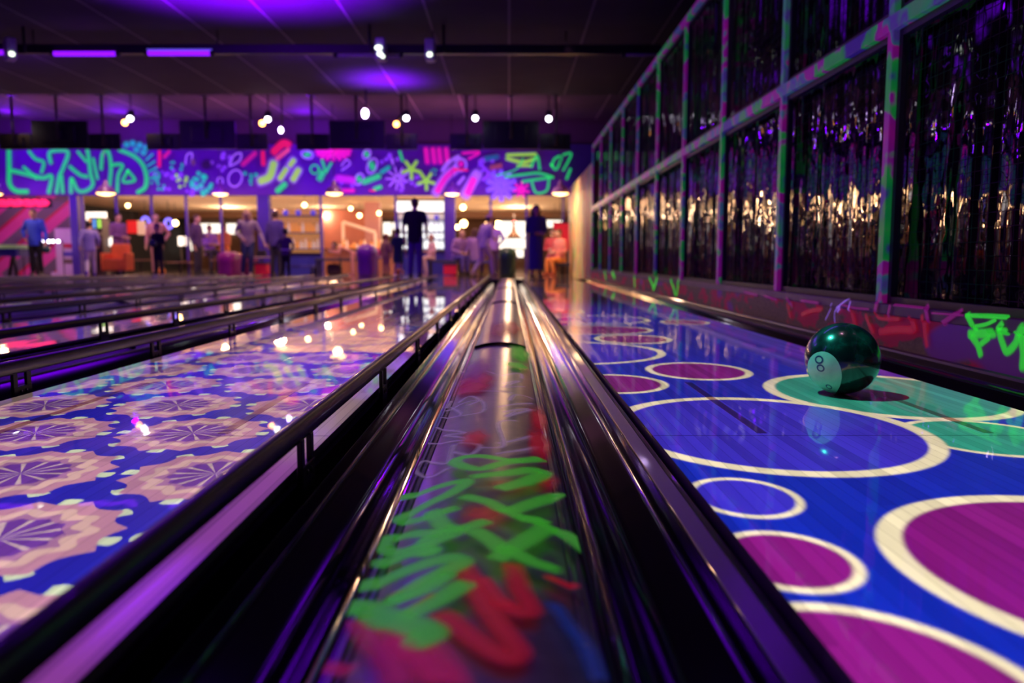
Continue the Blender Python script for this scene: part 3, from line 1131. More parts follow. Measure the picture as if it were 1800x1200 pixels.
def ring(z, c, rx, ry, w, col, rot=0.0):
    pts = []
    for k in range(17):
        t = 2 * PI * k / 16
        x, y = rx * math.cos(t), ry * math.sin(t)
        pts.append((c[0] + x * math.cos(rot) - y * math.sin(rot), c[1] + x * math.sin(rot) + y * math.cos(rot)))
    ms(z, pts, w, col)


def burst(z, c, r, n, w, col):
    for k in range(n):
        t = 2 * PI * k / n + 0.3
        ms(z, [(c[0] + r * 0.2 * math.cos(t), c[1] + r * 0.2 * math.sin(t)), (c[0] + r * math.cos(t), c[1] + r * math.sin(t))], w, col, False)


def splat(z, c, r, n, col, seed):
    rg = random.Random(seed)
    for _ in range(n):
        a, q = rg.uniform(0, 2 * PI), r * math.sqrt(rg.random())
        s = r * rg.uniform(0.22, 0.4)
        mbl(z, (c[0] + q * math.cos(a), c[1] + q * math.sin(a)), s, s, col)


# violet background doodles first
for c, r in (((1040, 600), 70), ((1180, 640), 60), ((960, 560), 40), ((1330, 500), 60)):
    splat(zl, c, r, 9, VIO, int(c[0]))
for c, r in (((620, 600), 75), ((300, 600), 60), ((1120, 560), 80), ((700, 610), 50), ((560, 480), 50)):
    splat(zr, c, r, 9, VIO, int(c[0]))
# the big green tag
for pts, w in (([(120, 432), (115, 540), (112, 620), (145, 660), (208, 665)], 38), ([(120, 545), (190, 560), (300, 587), (355, 578), (335, 668)], 34), ([(200, 528), (270, 590)], 26),
               ([(235, 438), (270, 480), (315, 500), (300, 555)], 26), ([(355, 500), (357, 440), (455, 440), (425, 530), (400, 580), (380, 668)], 32), ([(412, 575), (415, 668)], 30),
               ([(465, 525), (520, 570), (560, 580)], 30), ([(565, 400), (575, 480), (580, 560), (590, 625), (545, 662), (500, 655), (470, 590), (462, 668)], 32), ([(515, 440), (560, 495)], 24),
               ([(600, 480), (618, 590)], 24), ([(642, 535), (655, 455), (685, 435), (700, 520), (685, 630)], 30), ([(700, 515), (765, 515), (738, 575), (728, 665)], 28),
               ([(795, 548), (832, 600), (765, 608), (795, 548)], 24), ([(755, 430), (830, 462), (880, 510), (900, 580), (890, 640), (848, 668)], 34)):
    ms(zl, pts, w, GR)
for c in ((795, 400), (830, 393), (870, 403), (905, 418), (850, 430), (890, 445)):
    mbl(zl, c, 26, 26, TEAL)
for a_, b_p in (((905, 485), (940, 455)), ((910, 520), (950, 495)), ((918, 550), (960, 530)), ((922, 590), (965, 580))):
    ms(zl, [a_, b_p], 18, TEAL)
ring(zl, (960, 575), 14, 22, 14, TEAL)
splat(zl, (965, 625), 38, 10, TEAL, 1)
splat(zl, (1070, 520), 40, 7, TEAL, 2)
splat(zl, (1215, 620), 62, 16, (0.01, 0.62, 0.34), 3)
splat(zl, (1495, 590), 45, 9, TEAL, 4)
splat(zl, (1100, 600), 40, 9, LIM, 5)
for pts, w, col in (([(985, 440), (980, 520)], 28, RD), ([(1040, 440), (1010, 470)], 30, (0.6, 0.01, 0.2)), ([(1130, 510), (1140, 460), (1170, 450), (1165, 500)], 14, LILAC),
                    ([(1380, 520), (1410, 460), (1450, 450), (1440, 490), (1390, 520)], 14, LILAC), ([(1575, 445), (1575, 510)], 36, RD), ([(1640, 440), (1690, 395), (1720, 400)], 60, RD),
                    ([(1460, 510), (1530, 450)], 40, (0.55, 0.01, 0.25)), ([(1655, 480), (1720, 430)], 34, (0.85, 0.08, 0.2)), ([(0, 500), (30, 560), (10, 640)], 40, (0.45, 0.03, 0.5)), ([(0, 590), (60, 630)], 16, LILAC)):
    ms(zl, pts, w, col)
ring(zl, (1412, 590), 38, 48, 14, LILAC, 0.4)
ring(zl, (1325, 605), 16, 20, 12, LILAC)
mbl(zl, (1250, 515), 45, 42, (0.02, 0.005, 0.05))
mbl(zl, (1175, 500), 22, 30, (0.12, 0.04, 0.10))
for pts, w in (([(1560, 605), (1610, 580), (1635, 510)], 96), ([(1670, 590), (1710, 540), (1745, 490)], 70), ([(1745, 595), (1775, 545)], 76)):
    ms(zl, pts, w, LILAC, a=0.7)
for pts, w in (([(1560, 605), (1610, 580), (1635, 510)], 58), ([(1670, 590), (1705, 540)], 40), ([(1730, 515), (1750, 490)], 38), ([(1745, 595), (1775, 545)], 46)):
    ms(zl, pts, w, LIM)
ms(zl, [(1655, 660), (1695, 625)], 44, GR)
# other half
for c, rx, ry, rot in (((95, 457), 34, 22, 0.2), ((435, 455), 20, 28, 0.6), ((465, 520), 26, 44, 0.4), ((390, 595), 22, 34, 0.4)):
    ring(zr, c, rx, ry, 14, LILAC, rot)
    mbl(zr, c, rx, ry, GR, rot)
for k in range(9):
    t = PI * k / 8
    ms(zr, [(245, 435), (245 + 95 * math.cos(t), 435 + 50 * math.sin(t))], 34, PNK, False)
for pts, w, col in (([(180, 490), (200, 555)], 22, GR), ([(232, 505), (200, 555)], 20, GR), ([(165, 590), (180, 560)], 50, GR), ([(290, 520), (320, 485), (340, 510), (290, 545)], 12, LILAC),
                    ([(270, 590), (350, 600)], 60, (0.55, 0.02, 0.55)), ([(270, 660), (355, 660)], 34, (0.7, 0.01, 0.35)), ([(420, 610), (500, 580)], 46, GR), ([(480, 650), (510, 640)], 34, GR),
                    ([(520, 555), (560, 530)], 34, TEAL), ([(625, 440), (640, 490)], 22, GR), ([(580, 480), (585, 510)], 18, LILAC), ([(450, 660), (480, 662)], 14, RD)):
    ms(zr, pts, w, col)
ring(zr, (137, 540), 24, 24, 14, GR)
burst(zr, (610, 590), 64, 9, 14, LILAC)
burst(zr, (690, 540), 52, 5, 26, LIM)
burst(zr, (775, 605), 48, 5, 26, LIM)
splat(zr, (820, 545), 26, 6, TEAL, 8)
for x in (775, 815, 850, 890):
    ms(zr, [(x, 428), (x + 8, 500)], 40, PNK, False)
ms(zr, [(870, 545), (905, 500), (960, 470)], 34, LILAC)
ring(zr, (975, 515), 30, 34, 18, LILAC)
mbl(zr, (975, 510), 24, 26, PNK)
for pts, w, col in (([(985, 450), (1080, 445), (1020, 480)], 22, PNK), ([(830, 670), (880, 590), (940, 540)], 74, LILAC), ([(840, 660), (885, 590), (935, 545)], 46, PNK), ([(1000, 680), (1040, 610), (1065, 570)], 84, LILAC),
                    ([(1015, 670), (1045, 600)], 54, PNK), ([(960, 620), (990, 585)], 26, LILAC), ([(1080, 520), (1120, 480), (1080, 500), (1130, 560), (1100, 600)], 26, VIO), ([(940, 540), (1010, 545)], 20, RD),
                    ([(1150, 530), (1200, 520)], 40, (0.30, 0.06, 0.10)), ([(1120, 480), (1180, 470)], 40, (0.01, 0.12, 0.25))):
    ms(zr, pts, w, col)
burst(zr, (1205, 632), 78, 10, 44, (0.22, 0.10, 0.85))
burst(zr, (1320, 655), 42, 7, 22, PNK)
for pts, w, col in (([(1240, 460), (1400, 455)], 26, LIM), ([(1240, 480), (1330, 500), (1400, 480)], 30, LIM), ([(1300, 520), (1380, 520)], 22, LIM), ([(1230, 582), (1330, 570), (1420, 562), (1500, 585)], 22, GR), ([(1330, 608), (1490, 585)], 24, GR),
                    ([(1380, 610), (1405, 672), (1465, 660), (1478, 592)], 20, GR), ([(1375, 525), (1410, 465), (1425, 540)], 20, GR), ([(1495, 520), (1510, 482), (1548, 470), (1520, 540), (1490, 512)], 20, GR),
                    ([(1560, 458), (1605, 455), (1560, 545)], 18, GR), ([(1600, 540), (1580, 592)], 22, GR), ([(1180, 575), (1290, 540), (1330, 480)], 12, GR)):
    ms(zr, pts, w, col)
g.build('mural_paint', P_WALL, mural)

# ------------------------------------------------------------------ monitors over the foul line
M_MON = mat('monitor_black', (0.010, 0.009, 0.013), 0.4)
M_POLE = mat('pole_black', (0.03, 0.025, 0.035), 0.4)


def monitor_mesh(w, h):
    b = MB()
    b.box(-w / 2, w / 2, -0.03, 0.03, -h / 2, h / 2, bev=0.008)
    return b


def monitor(name, x, zc, w, h, label, dx=0.0):
    t = thing(name, label, 'monitor', (x, 19.6, zc), group='monitors over the foul line')
    obj('housing', monitor_mesh(w, h), M_MON, t)
    obj('rear_cover', MB().box(-w * 0.28, w * 0.28, -0.07, -0.028, -h * 0.3, h * 0.3, bev=0.012), M_MON, t)
    obj('mount_plate', MB().box(dx - 0.06, dx + 0.06, -0.09, -0.068, -0.09, 0.09, bev=0.003), M_POLE, t)
    p = MB()
    p.tube([(dx, -0.12, -0.10), (dx, -0.12, 4.30 - zc)], 0.03, 12)
    p.box(dx - 0.09, dx + 0.09, -0.21, -0.03, 4.285 - zc, 4.30 - zc)
    obj('pole', p, M_POLE, t)


trio = ['first', 'second', 'third', 'fourth']
for j, cx in enumerate((898, 634, 377, 124)):
    for dx_, w_, h_, y0, kind in ((0, 96, 48, 219, 'l'), (76, 54, 27, 241, 'c'), (-77, 56, 27, 241, 'o')):
        x, z = px(cx + dx_, y0 + h_ / 2, 19.6)
        s = 19.6 / F_PX
        if kind == 'l':
            lab = 'large black hanging monitor in the middle of the %s trio from the cage wall' % trio[j]
        else:
            lab = 'small black hanging monitor on the %s of the %s trio from the cage wall' % ('cage side' if kind == 'c' else 'far side', trio[j])
        monitor('monitor', x, z, w_ * s, h_ * s, lab, dx=(0.0 if kind == 'l' else 0.02))

# ------------------------------------------------------------------ pendant lamps
M_SHADE = mat('shade_violet', (0.16, 0.05, 0.24), 0.4)
M_BULB = mat('bulb_glow', (1, 0.8, 0.6), 0.5, emit=(1.0, 0.50, 0.17), es=7, var=0.02)
for j, (x_, y_, w_) in enumerate(((984, 342, 32), (796, 343, 28), (592, 342, 32), (395, 343, 28), (197, 342, 34), (2, 343, 32))):
    Y = 20.6 if w_ >= 31 else 22.0
    X, Z = px(x_, y_, Y)
    r = w_ / 2 * Y / F_PX
    t = thing('pendant_lamp', 'warm glowing dome pendant lamp in front of the mural, %s from the cage wall' % (kth(j) if j else 'first'), 'pendant lamp', (X, Y, Z), group='pendant lamps by the mural')
    obj('lamp_shade', MB().lathe([(r * 0.96, 0.0), (r, 0.01), (r * 0.96, 0.03), (r * 0.8, 0.11), (r * 0.55, 0.17), (r * 0.30, 0.20), (r * 0.28, 0.27), (0.05, 0.29), (0.02, 0.33), (0.012, 0.36)], 24), M_SHADE, t)
    obj('bulb', MB().lathe([(0.01, -0.055), (r * 0.45, -0.045), (r * 0.8, -0.02), (r * 0.93, 0.004)], 20), M_BULB, t)
    ztop = 4.30
    obj('cord', MB().tube([(0, 0, 0.35), (0, 0, ztop - Z)], 0.008, 6), M_POLE, t)
    lamp('POINT', 'pendant_light', (X, Y, Z - 0.14), (1.0, 0.6, 0.28), 10, shadow_soft_size=0.1)

# ------------------------------------------------------------------ ceiling spotlights
M_SPOT = mat('spot_black', (0.02, 0.018, 0.024), 0.4)
M_LW = mat('lens_white', (1, 1, 1), 0.4, emit=(0.9, 0.85, 1.0), es=14, var=0.02)
M_LO = mat('lens_orange', (1, 0.6, 0.2), 0.4, emit=(1.0, 0.36, 0.08), es=12, var=0.02)
for j, (x_, y_, two) in enumerate(((963, 214, 0), (837, 213, 0), (719, 213, 1), (482, 215, 1), (247, 214, 1), (16, 216, 1))):
    Y = 19.0
    X, Z = px(x_, y_, Y)
    t = thing('ceiling_spotlight', 'small black ceiling spotlight with lit lens above the monitors, %s from the cage wall' % kth(j), 'spotlight', (X, Y, Z), group='ceiling spotlights')
    obj('spot_head', MB().lathe([(0.03, 0.16), (0.075, 0.15), (0.085, 0.0), (0.06, -0.01)], 16), M_SPOT, t)
    obj('lens', MB().ball((0.0, -0.05, -0.03), 0.062), M_LW, t)
    if two:
        obj('second_lens', MB().ball((-0.14, -0.03, -0.12) if j > 2 else (-0.24, 0, -0.16), 0.066), M_LO, t)
        obj('second_head', MB().tube([(-0.02, 0, 0.1), (-0.1, 0, 0.02) if j > 2 else (-0.2, 0, -0.06)], 0.045, 12), M_SPOT, t)
    obj('stem', MB().tube([(0, 0, 0.15), (0, 0, 4.30 - Z)], 0.015, 8), M_POLE, t)
M_UVL = mat('uv_lens', (0.8, 0.7, 1), 0.4, emit=(0.72, 0.50, 1.0), es=22, var=0.02)
for x_, y_, Y, r, lab in ((648, 207, 17.2, 0.085, 'bright violet-white flood lamp hanging above the monitors'), (503, 235, 19.2, 0.06, 'small bright violet flood lamp between the second and third monitor trios')):
    X, Z = px(x_, y_, Y)
    t = thing('flood_lamp', lab, 'flood lamp', (X, Y, Z))
    M = Matrix.Rotation(PI / 2, 3, 'X')
    obj('lamp_housing', MB().lathe([(r * 0.5, -0.22), (r * 0.95, -0.18), (r * 1.15, 0.0)], 18, M=M), M_SPOT, t)
    obj('lens', MB().ball((0, -0.01, 0), r, sc=(0.8, 0.3, 1.15)), M_UVL, t)
    obj('bracket', MB().tube([(0, 0.1, 0.04), (0, 0.12, (4.0 if Y < 17.85 else 4.3) - Z)], 0.018, 8), M_SPOT, t)

# ------------------------------------------------------------------ lighting beam with black-light tubes, and projectors
t = thing('lighting_beam', 'long black beam hung under the ceiling carrying violet tubes', 'beam', (-6.5, 13.0, 3.69))
obj('channel', MB().box(-9.9, 8.9, -0.06, 0.06, -0.05, 0.09, bev=0.004), M_POLE, t)
for x in (-9.5, -6.4, -4.2, -1.0, 1.9, 4.3, 5.3, 7.4):
    obj('hanger_rod', MB().tube([(x, 0, 0.08), (x, 0, 0.31)], 0.012, 8), M_POLE, t)
M_UVT = mat('uv_tube_glow', (0.5, 0.3, 1), 0.4, emit=(0.26, 0.005, 1.0), es=1.5, var=0.02)
M_TUBEOFF = mat('tube_glass_unlit', (0.55, 0.42, 0.62), 0.3)
for x0, x1, y_, on, lab in ((-60, 42, 106, 1, 'lit violet tube light on the beam, farthest from the cage wall'), (119, 229, 108, 1, 'lit violet tube light in the middle of the beam'), (279, 389, 107, 1, 'lit violet tube light with pale top edge, nearest the two projectors'),
                            (600, 711, 110, 0, 'unlit pale tube light under the beam behind a white projector'), (1090, 1170, 109, 0, 'unlit tube light at the beam end above the cage wall')):
    X0, Z = px(x0, y_, 12.9)
    X1, _ = px(x1, y_, 12.9)
    t = thing('tube_light', lab, 'tube light', ((X0 + X1) / 2, 12.9, Z), group='tube lights on the beam')
    h = (X1 - X0) / 2
    obj('tube', MB().tube([(-h, 0, 0), (h, 0, 0)], 0.036 if on else 0.022, 12), M_UVT if on else M_TUBEOFF, t)
    obj('end_cap', MB().tube([(-h - 0.03, 0, 0), (-h + 0.02, 0, 0)], 0.042, 12), M_POLE, t)
    obj('end_cap', MB().tube([(h - 0.02, 0, 0), (h + 0.03, 0, 0)], 0.042, 12), M_POLE, t)
    if x0 == 279:
        obj('reflector', MB().box(-h, h, -0.01, 0.02, 0.035, 0.065), mat('reflector_blue', (0.2, 0.15, 0.5), 0.4, emit=(0.12, 0.08, 0.7), es=0.8), t)
M_PROJ = mat('projector_white', (0.62, 0.60, 0.70), 0.4)
M_PLENS = mat('projector_lens', (1, 1, 0.9), 0.3, emit=(0.85, 1.0, 0.75), es=3, var=0.02)
for x_, y_, lab in ((677, 101, 'white hanging projector with three lit lenses beside the unlit tube'), (761, 102, 'slim white hanging projector with one lit lens, nearest the cage wall'), (47, 101, 'white tilted projector hanging between violet tubes, far from cage wall')):
    X, Z = px(x_, y_, 12.6)
    t = thing('projector', lab, 'projector', (X, 12.6, Z), rotz=(0.0 if x_ > 100 else 0.7), group='ceiling projectors')
    obj('projector_body', MB().box(-0.075, 0.075, -0.12, 0.14, -0.16, 0.16, bev=0.03), M_PROJ, t)
    obj('lens', MB().ball((0.0, -0.125, -0.09), 0.04, sc=(1, 0.4, 0.85)), M_PLENS, t)
    if x_ == 677:
        obj('lens', MB().ball((-0.02, -0.125, 0.0), 0.055, sc=(1, 0.4, 0.65)), M_PLENS, t)
        obj('lens', MB().ball((0.045, -0.125, -0.13), 0.03, sc=(1, 0.4, 0.9)), M_PLENS, t)
    s = -0.18 if x_ == 677 else 0.2
    obj('hanger', MB().tube([(s, 0.05, 3.99 - Z), (s, 0.05, -0.02), (s * 0.3, 0.05, -0.02)], 0.022, 8), M_POLE, t)

# ------------------------------------------------------------------ daylight windows and lit signs of the bar
M_DAY = mat('daylight_glass', (1, 1, 1), 0.3, emit=(1.0, 0.95, 0.82), es=1.6, var=0.03, scale=2)
M_WARMGLOW = mat('warm_lit_panel', (1, 0.7, 0.4), 0.4, emit=(1.0, 0.55, 0.22), es=1.6, var=0.1, scale=3)
wn = 0
M_SLATE_ = mat('machine_black', (0.03, 0.02, 0.04), 0.4)


def lit_window(x0, x1, y0, y1, Y, m=None, frame=True):
    global wn
    wn += 1
    X0, Z1 = px(x0, y0, Y)
    X1, Z0 = px(x1, y1, Y)
    w = struct('window_%d' % wn, MB().box(X0, X1, Y, Y + 0.02, Z0, Z1), m or M_DAY)
    f = MB()
    b = 0.05
    f.box(X0 - b, X1 + b, Y - 0.03, Y + 0.03, Z1, Z1 + b)
    f.box(X0 - b, X1 + b, Y - 0.03, Y + 0.03, Z0 - b, Z0)
    f.box(X0 - b, X0, Y - 0.03, Y + 0.03, Z0, Z1)
    f.box(X1, X1 + b, Y - 0.03, Y + 0.03, Z0, Z1)
    obj('window_frame', f, M_BAR_BROWN, w)


for r_ in ((358, 398, 394, 410, 40.8), (352, 366, 414, 426, 40.8), (404, 424, 394, 412, 40.8), (340, 356, 412, 440, 40.8),
           (676, 690, 392, 414, 40.8), (692, 712, 392, 404, 40.8), (877, 926, 390, 418, 40.8), (877, 926, 420, 437, 40.8), (905, 920, 438, 452, 40.8), (958, 990, 388, 400, 40.8), (660, 697, 350, 373, 40.8)):
    lit_window(*r_)
# backlit upper panes beside the black-shirted man
lit_window(700, 782, 355, 374, 24.4)
for r_ in ((573, 632, 352, 373, 35.8), (504, 562, 355, 367, 35.8)):  # glowing panels stand in for the orange-lit ceiling of the bar
    lit_window(*r_, m=mat('orange_lit_ceiling', (0.8, 0.3, 0.12), 0.5, emit=(1.0, 0.22, 0.07), es=1.1, var=0.15, scale=1.0))
M_NEONR = mat('neon_red', (1, 0.1, 0.2), 0.4, emit=(1.0, 0.01, 0.10), es=1.3, var=0.02)
M_NEONB = mat('neon_blue', (0.2, 0.2, 1), 0.4, emit=(0.18, 0.15, 1.0), es=1.6, var=0.02)
M_GLOBE = mat('bulb_warm', (1, 0.8, 0.5), 0.4, emit=(1.0, 0.55, 0.20), es=18, var=0.02)
# red neon sign over the striped wall
X0, Z1 = px(5, 353, 22.6)
X1, Z0 = px(98, 364, 22.6)
t = thing('neon_sign', 'glowing red neon sign over the pink striped wall', 'sign', (X0, 22.6, Z0))
w_, h_ = X1 - X0, Z1 - Z0
obj('backing_board', MB().box(-0.06, w_ + 0.06, 0.03, 0.06, -0.04, h_ + 0.04), M_DARKWALL, t)
nb = MB()
n = 13
for k_ in range(n):
    xa = w_ * (k_ + 0.1) / n
    xb = w_ * (k_ + 0.85) / n
    nb.tube([(xa, 0, 0.01), (xa, 0, h_), (xb, 0, h_ * (0.9 if k_ % 2 else 0.55)), (xb, 0, h_ * (0.1 if k_ % 3 else 0.5)), (xa, 0, 0.015)], 0.032, 8)
obj('neon_tubing', nb, M_NEONR, t)
# lettered blue neons and a red poster further in the bar
for x_, y_, lab in ((263, 391, 'blue neon ring beside the red poster in the bar'), (303, 394, 'blue neon ring beyond the pink-faced man')):
    X, Z = px(x_, y_, 29.5)
    nb = MB()
    pts = [(0.13 * math.cos(2 * PI * q / 16), 0, 0.17 * math.sin(2 * PI * q / 16)) for q in range(17)]
    nb.tube(pts, 0.05, 8)
    t = thing('neon_ring', lab, 'neon light', (X, 29.5, Z))
    obj('neon_tubing', nb, M_NEONB, t)
    obj('hanging_wire', MB().tube([(0, 0, 0.2), (0, 0, 2.58 - Z)], 0.01, 6), M_POLE, t)
X, Z = px(240, 401, 28.5)
t = thing('poster', 'red and white poster hanging in the bar behind the window', 'poster', (X, 28.5, Z))
obj('red_panel', MB().box(-0.19, 0.17, 0, 0.02, -0.20, 0.25), mat('poster_red', (0.7, 0.02, 0.03), 0.5, emit=(0.7, 0.02, 0.03), es=0.3), t)
obj('white_panel', MB().box(0.17, 0.46, 0, 0.02, -0.25, 0.25), mat('poster_white', (0.85, 0.8, 0.85), 0.5), t)
obj('hanging_wire', MB().tube([(0, 0.01, 0.22), (0, 0.01, 2.58 - Z)], 0.01, 6), M_POLE, t)
# lit signs and game machines at the far end of the bar
for x0, x1, y0, y1, Y, lab in ((160, 196, 374, 388, 26.5, 'long white lit sign behind the child in lilac'), (183, 206, 405, 418, 26.0, 'white lit sign low between orange armchair and violet column'), (186, 203, 419, 433, 25.6, 'lower white lit panel just over the orange armchair'),
                               (318, 327, 416, 432, 28.5, 'narrow white lit panel by the man in plum'), (330, 338, 416, 432, 28.5, 'narrow white lit panel next to the mullion by the man in plum')):
    X0, Z1 = px(x0, y0, Y)
    X1, Z0 = px(x1, y1, Y)
    t = thing('lit_sign', lab, 'lit sign', ((X0 + X1) / 2, Y, 0), group='white lit signs in the bar')
    h = (X1 - X0) / 2
    obj('light_panel', MB().box(-h, h, 0, 0.04, Z0, Z1, bev=0.01), M_DAY, t)
    obj('sign_post', MB().tube([(0, 0.03, 0), (0, 0.03, Z0)], 0.03, 8), M_POLE, t)
for x0, x1, col_, nm_ in ((164, 170, (1.0, 0.42, 0.05), 'orange'), (171, 178, (0.1, 0.35, 0.9), 'blue'), (179, 187, (0.35, 0.9, 0.1), 'green')):
    X0, Z1 = px(x0, 386, 25.2)
    X1, _ = px(x1, 386, 25.2)
    h = (X1 - X0) / 2
    t = thing('game_machine', 'tall game machine with %s lit screen behind the child in lilac' % nm_, 'game machine', ((X0 + X1) / 2, 25.2, 0), group='game machines')
    obj('machine_cabinet', MB().box(-h, h, 0, 0.5, 0, Z1 + 0.05, bev=0.015), M_SLATE_, t)
    obj('machine_screen', MB().box(-h + 0.015, h - 0.015, -0.012, 0.0, Z1 - 0.28, Z1, bev=0.004), mat('screen_' + nm_, col_, 0.4, emit=col_, es=0.9), t)
    obj('control_panel', MB().box(-h, h, -0.16, 0.0, Z1 - 0.50, Z1 - 0.42, bev=0.01), M_SLATE_, t)
X, Z = px(984, 418, 22.55)
t = thing('red_banner', 'bright red hanging banner behind the seated people by the sprayed wall', 'banner', (X, 22.55, Z))
obj('banner_cloth', MB().box(-0.20, 0.24, 0, 0.02, -0.35, 0.40), mat('banner_red', (0.85, 0.02, 0.05), 0.6, emit=(0.9, 0.01, 0.03), es=0.12), t)
obj('banner_rod', MB().tube([(-0.24, 0.01, 0.41), (0.28, 0.01, 0.41)], 0.015, 8), M_POLE, t)
obj('banner_cord', MB().tube([(0, 0.01, 0.41), (0, 0.01, 2.24 - Z)], 0.008, 6), M_POLE, t)
# warm bulbs
for j, (x_, y_, Y, r) in enumerate(((234, 363, 28, 0.07), (315, 393, 30, 0.10), (540, 362, 26, 0.07), (620, 368, 30, 0.07), (635, 380, 30, 0.08), (669, 376, 30, 0.07), (815, 366, 25, 0.085), (816, 394, 30, 0.13), (859, 394, 30, 0.12),
                                     (805, 400, 31.5, 0.09), (985, 400, 30, 0.10), (974, 412, 30, 0.13), (876, 396, 34, 0.16), (561, 392, 26, 0.09))):
    X, Z = px(x_, y_, Y)
    where = ['over the red poster', 'beside the blue neon rings', 'over the bottle shelves', 'over the bar counter, upper one', 'over the bar counter, lower one', 'over the bar counter, beside the pink pillar', 'by the violet column, upper one',
             'by the violet column, lower big one', 'behind the man in a cap', 'by the violet column, small lower one', 'by the sprayed wall, upper one', 'by the sprayed wall, lower big one', 'beside the big bright window', 'at the end of the bottle shelves'][j]
    t = thing('hanging_bulb', 'glowing warm hanging bulb ' + where, 'light bulb', (X, Y, Z), group='hanging bulbs in the bar')
    obj('bulb', MB().ball((0, 0, 0), r, n=10), M_GLOBE, t)
    obj('cord', MB().tube([(0, 0, r), (0, 0, 2.56 - Z)], 0.008, 6), M_POLE, t)

# ------------------------------------------------------------------ bar furniture
M_BLUEPANEL = mat('bar_front_blue', (0.05, 0.06, 0.34), 0.5, var=0.25, scale=2)
M_WOODD = mat('dark_wood', (0.07, 0.035, 0.03), 0.45, var=0.3)
M_WOODW = mat('warm_wood', (0.32, 0.15, 0.08), 0.45, var=0.3)
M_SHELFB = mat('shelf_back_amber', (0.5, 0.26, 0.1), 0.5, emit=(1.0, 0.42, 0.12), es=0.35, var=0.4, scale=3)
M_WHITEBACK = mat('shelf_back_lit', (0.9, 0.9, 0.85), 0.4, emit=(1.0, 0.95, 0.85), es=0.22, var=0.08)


def shelf_unit(name, lab, x0, x1, ytop, rows, Y, back, cat='bar shelf'):
    """open bottle shelf: back board, side boards, shelf boards (photograph rows of their tops)"""
    X0, Z1 = px(x0, ytop, Y)
    X1, _ = px(x1, ytop, Y)
    t = thing(name, lab, cat, ((X0 + X1) / 2, Y, 0))
    h = (X1 - X0) / 2
    obj('back_board', MB().box(-h, h, 0.30, 0.33, 0.0, Z1), back, t)
    for s in (-1, 1):
        obj('side_board', MB().box(s * h - 0.02, s * h + 0.02, 0.0, 0.33, 0.0, Z1), M_VIOLET, t)
    zs = []
    for r in rows:
        z = px(0, r, Y)[1]
        zs.append(z)
        obj('shelf_board', MB().box(-h + 0.02, h - 0.02, 0.0, 0.30, z - 0.03, z), M_VIOLET, t)
    return t, zs, (X0, X1)


def bottle_mesh(kind, m1, m2):
    b = MB()
    if kind == 0:
        b.lathe([(0.034, 0), (0.038, 0.01), (0.038, 0.17), (0.030, 0.20), (0.014, 0.235), (0.013, 0.285)], 14)
        b.lathe([(0.015, 0.285), (0.015, 0.31)], 10, mi=1)
    elif kind == 1:
        b.lathe([(0.044, 0), (0.048, 0.01), (0.048, 0.12), (0.040, 0.15), (0.016, 0.175), (0.015, 0.22)], 14)
        b.lathe([(0.018, 0.22), (0.018, 0.245)], 10, mi=1)
    else:
        b.lathe([(0.028, 0), (0.030, 0.01), (0.036, 0.12), (0.034, 0.125)], 14)
    return b.mesh('bottle', [m1, m2])


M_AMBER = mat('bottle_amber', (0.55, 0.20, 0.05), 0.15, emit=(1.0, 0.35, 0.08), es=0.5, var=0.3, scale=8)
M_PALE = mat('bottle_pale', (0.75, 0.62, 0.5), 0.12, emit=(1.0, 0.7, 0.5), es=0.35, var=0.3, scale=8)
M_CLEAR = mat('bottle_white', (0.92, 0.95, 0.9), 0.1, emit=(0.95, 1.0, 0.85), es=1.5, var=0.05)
M_BLUEG = mat('glass_globe_blue', (0.14, 0.12, 0.7), 0.1, emit=(0.15, 0.1, 0.9), es=0.5)
M_CAPB = mat('bottle_cap', (0.05, 0.03, 0.03), 0.4)
BOT = {('a', k): bottle_mesh(k, M_AMBER, M_CAPB) for k in range(3)}
BOT.update({('p', k): bottle_mesh(k, M_PALE, M_CAPB) for k in range(3)})
BOT.update({('w', k): bottle_mesh(k, M_CLEAR, M_CLEAR) for k in range(3)})


def bottles(X0, X1, Y, z, n, keys, lab, grp, sc=1.0):
    for q in range(n):
        me = BOT[keys[q % len(keys)]]
        o = link('glass' if keys[q % len(keys)][1] == 2 else 'bottle', me, None, (X0 + (X1 - X0) * (q + 0.5) / n, Y + 0.02 * ((q * 7) % 3), z))
        o.scale = (sc, sc, sc)
        tag(o, lab, 'bottle' if keys[q % len(keys)][1] != 2 else 'glass', grp)


t, zs, (X0, X1) = shelf_unit('back_bar_shelf', 'amber lit bottle shelf behind the blue bar front', 479, 567, 368, (379.5, 409, 437), 25.0, M_SHELFB)
for x_ in (486, 505, 527, 553):
    X, _ = px(x_, 0, 25.0)
    o = link('glass_globe', MB().ball((0, 0, 0.09), 0.09).mesh('glass_globe', [M_BLUEG]), None, (X, 25.12, zs[0]))
    tag(o, 'round blue glass globe on the top shelf of the amber bottle shelf', 'glass globe', 'blue globes on the amber shelf')
bottles(X0 + 0.25, X1 - 0.08, 25.14, zs[1], 11, [('a', 0), ('a', 1), ('p', 0), ('a', 0)], 'amber or pale bottle on the middle board of the amber shelf', 'bottles on the amber shelf, middle board', 1.15)
bottles(X0 + 0.35, X1 - 0.08, 25.14, zs[2], 9, [('a', 1), ('p', 1), ('p', 0)], 'amber or pale bottle on the lowest board of the amber shelf', 'bottles on the amber shelf, lowest board', 1.15)
t, zs, (X0, X1) = shelf_unit('lit_bottle_shelf', 'white backlit bottle shelf behind the man in the black shirt', 699, 783, 376, (387, 407, 420, 437), 25.0, M_WHITEBACK)
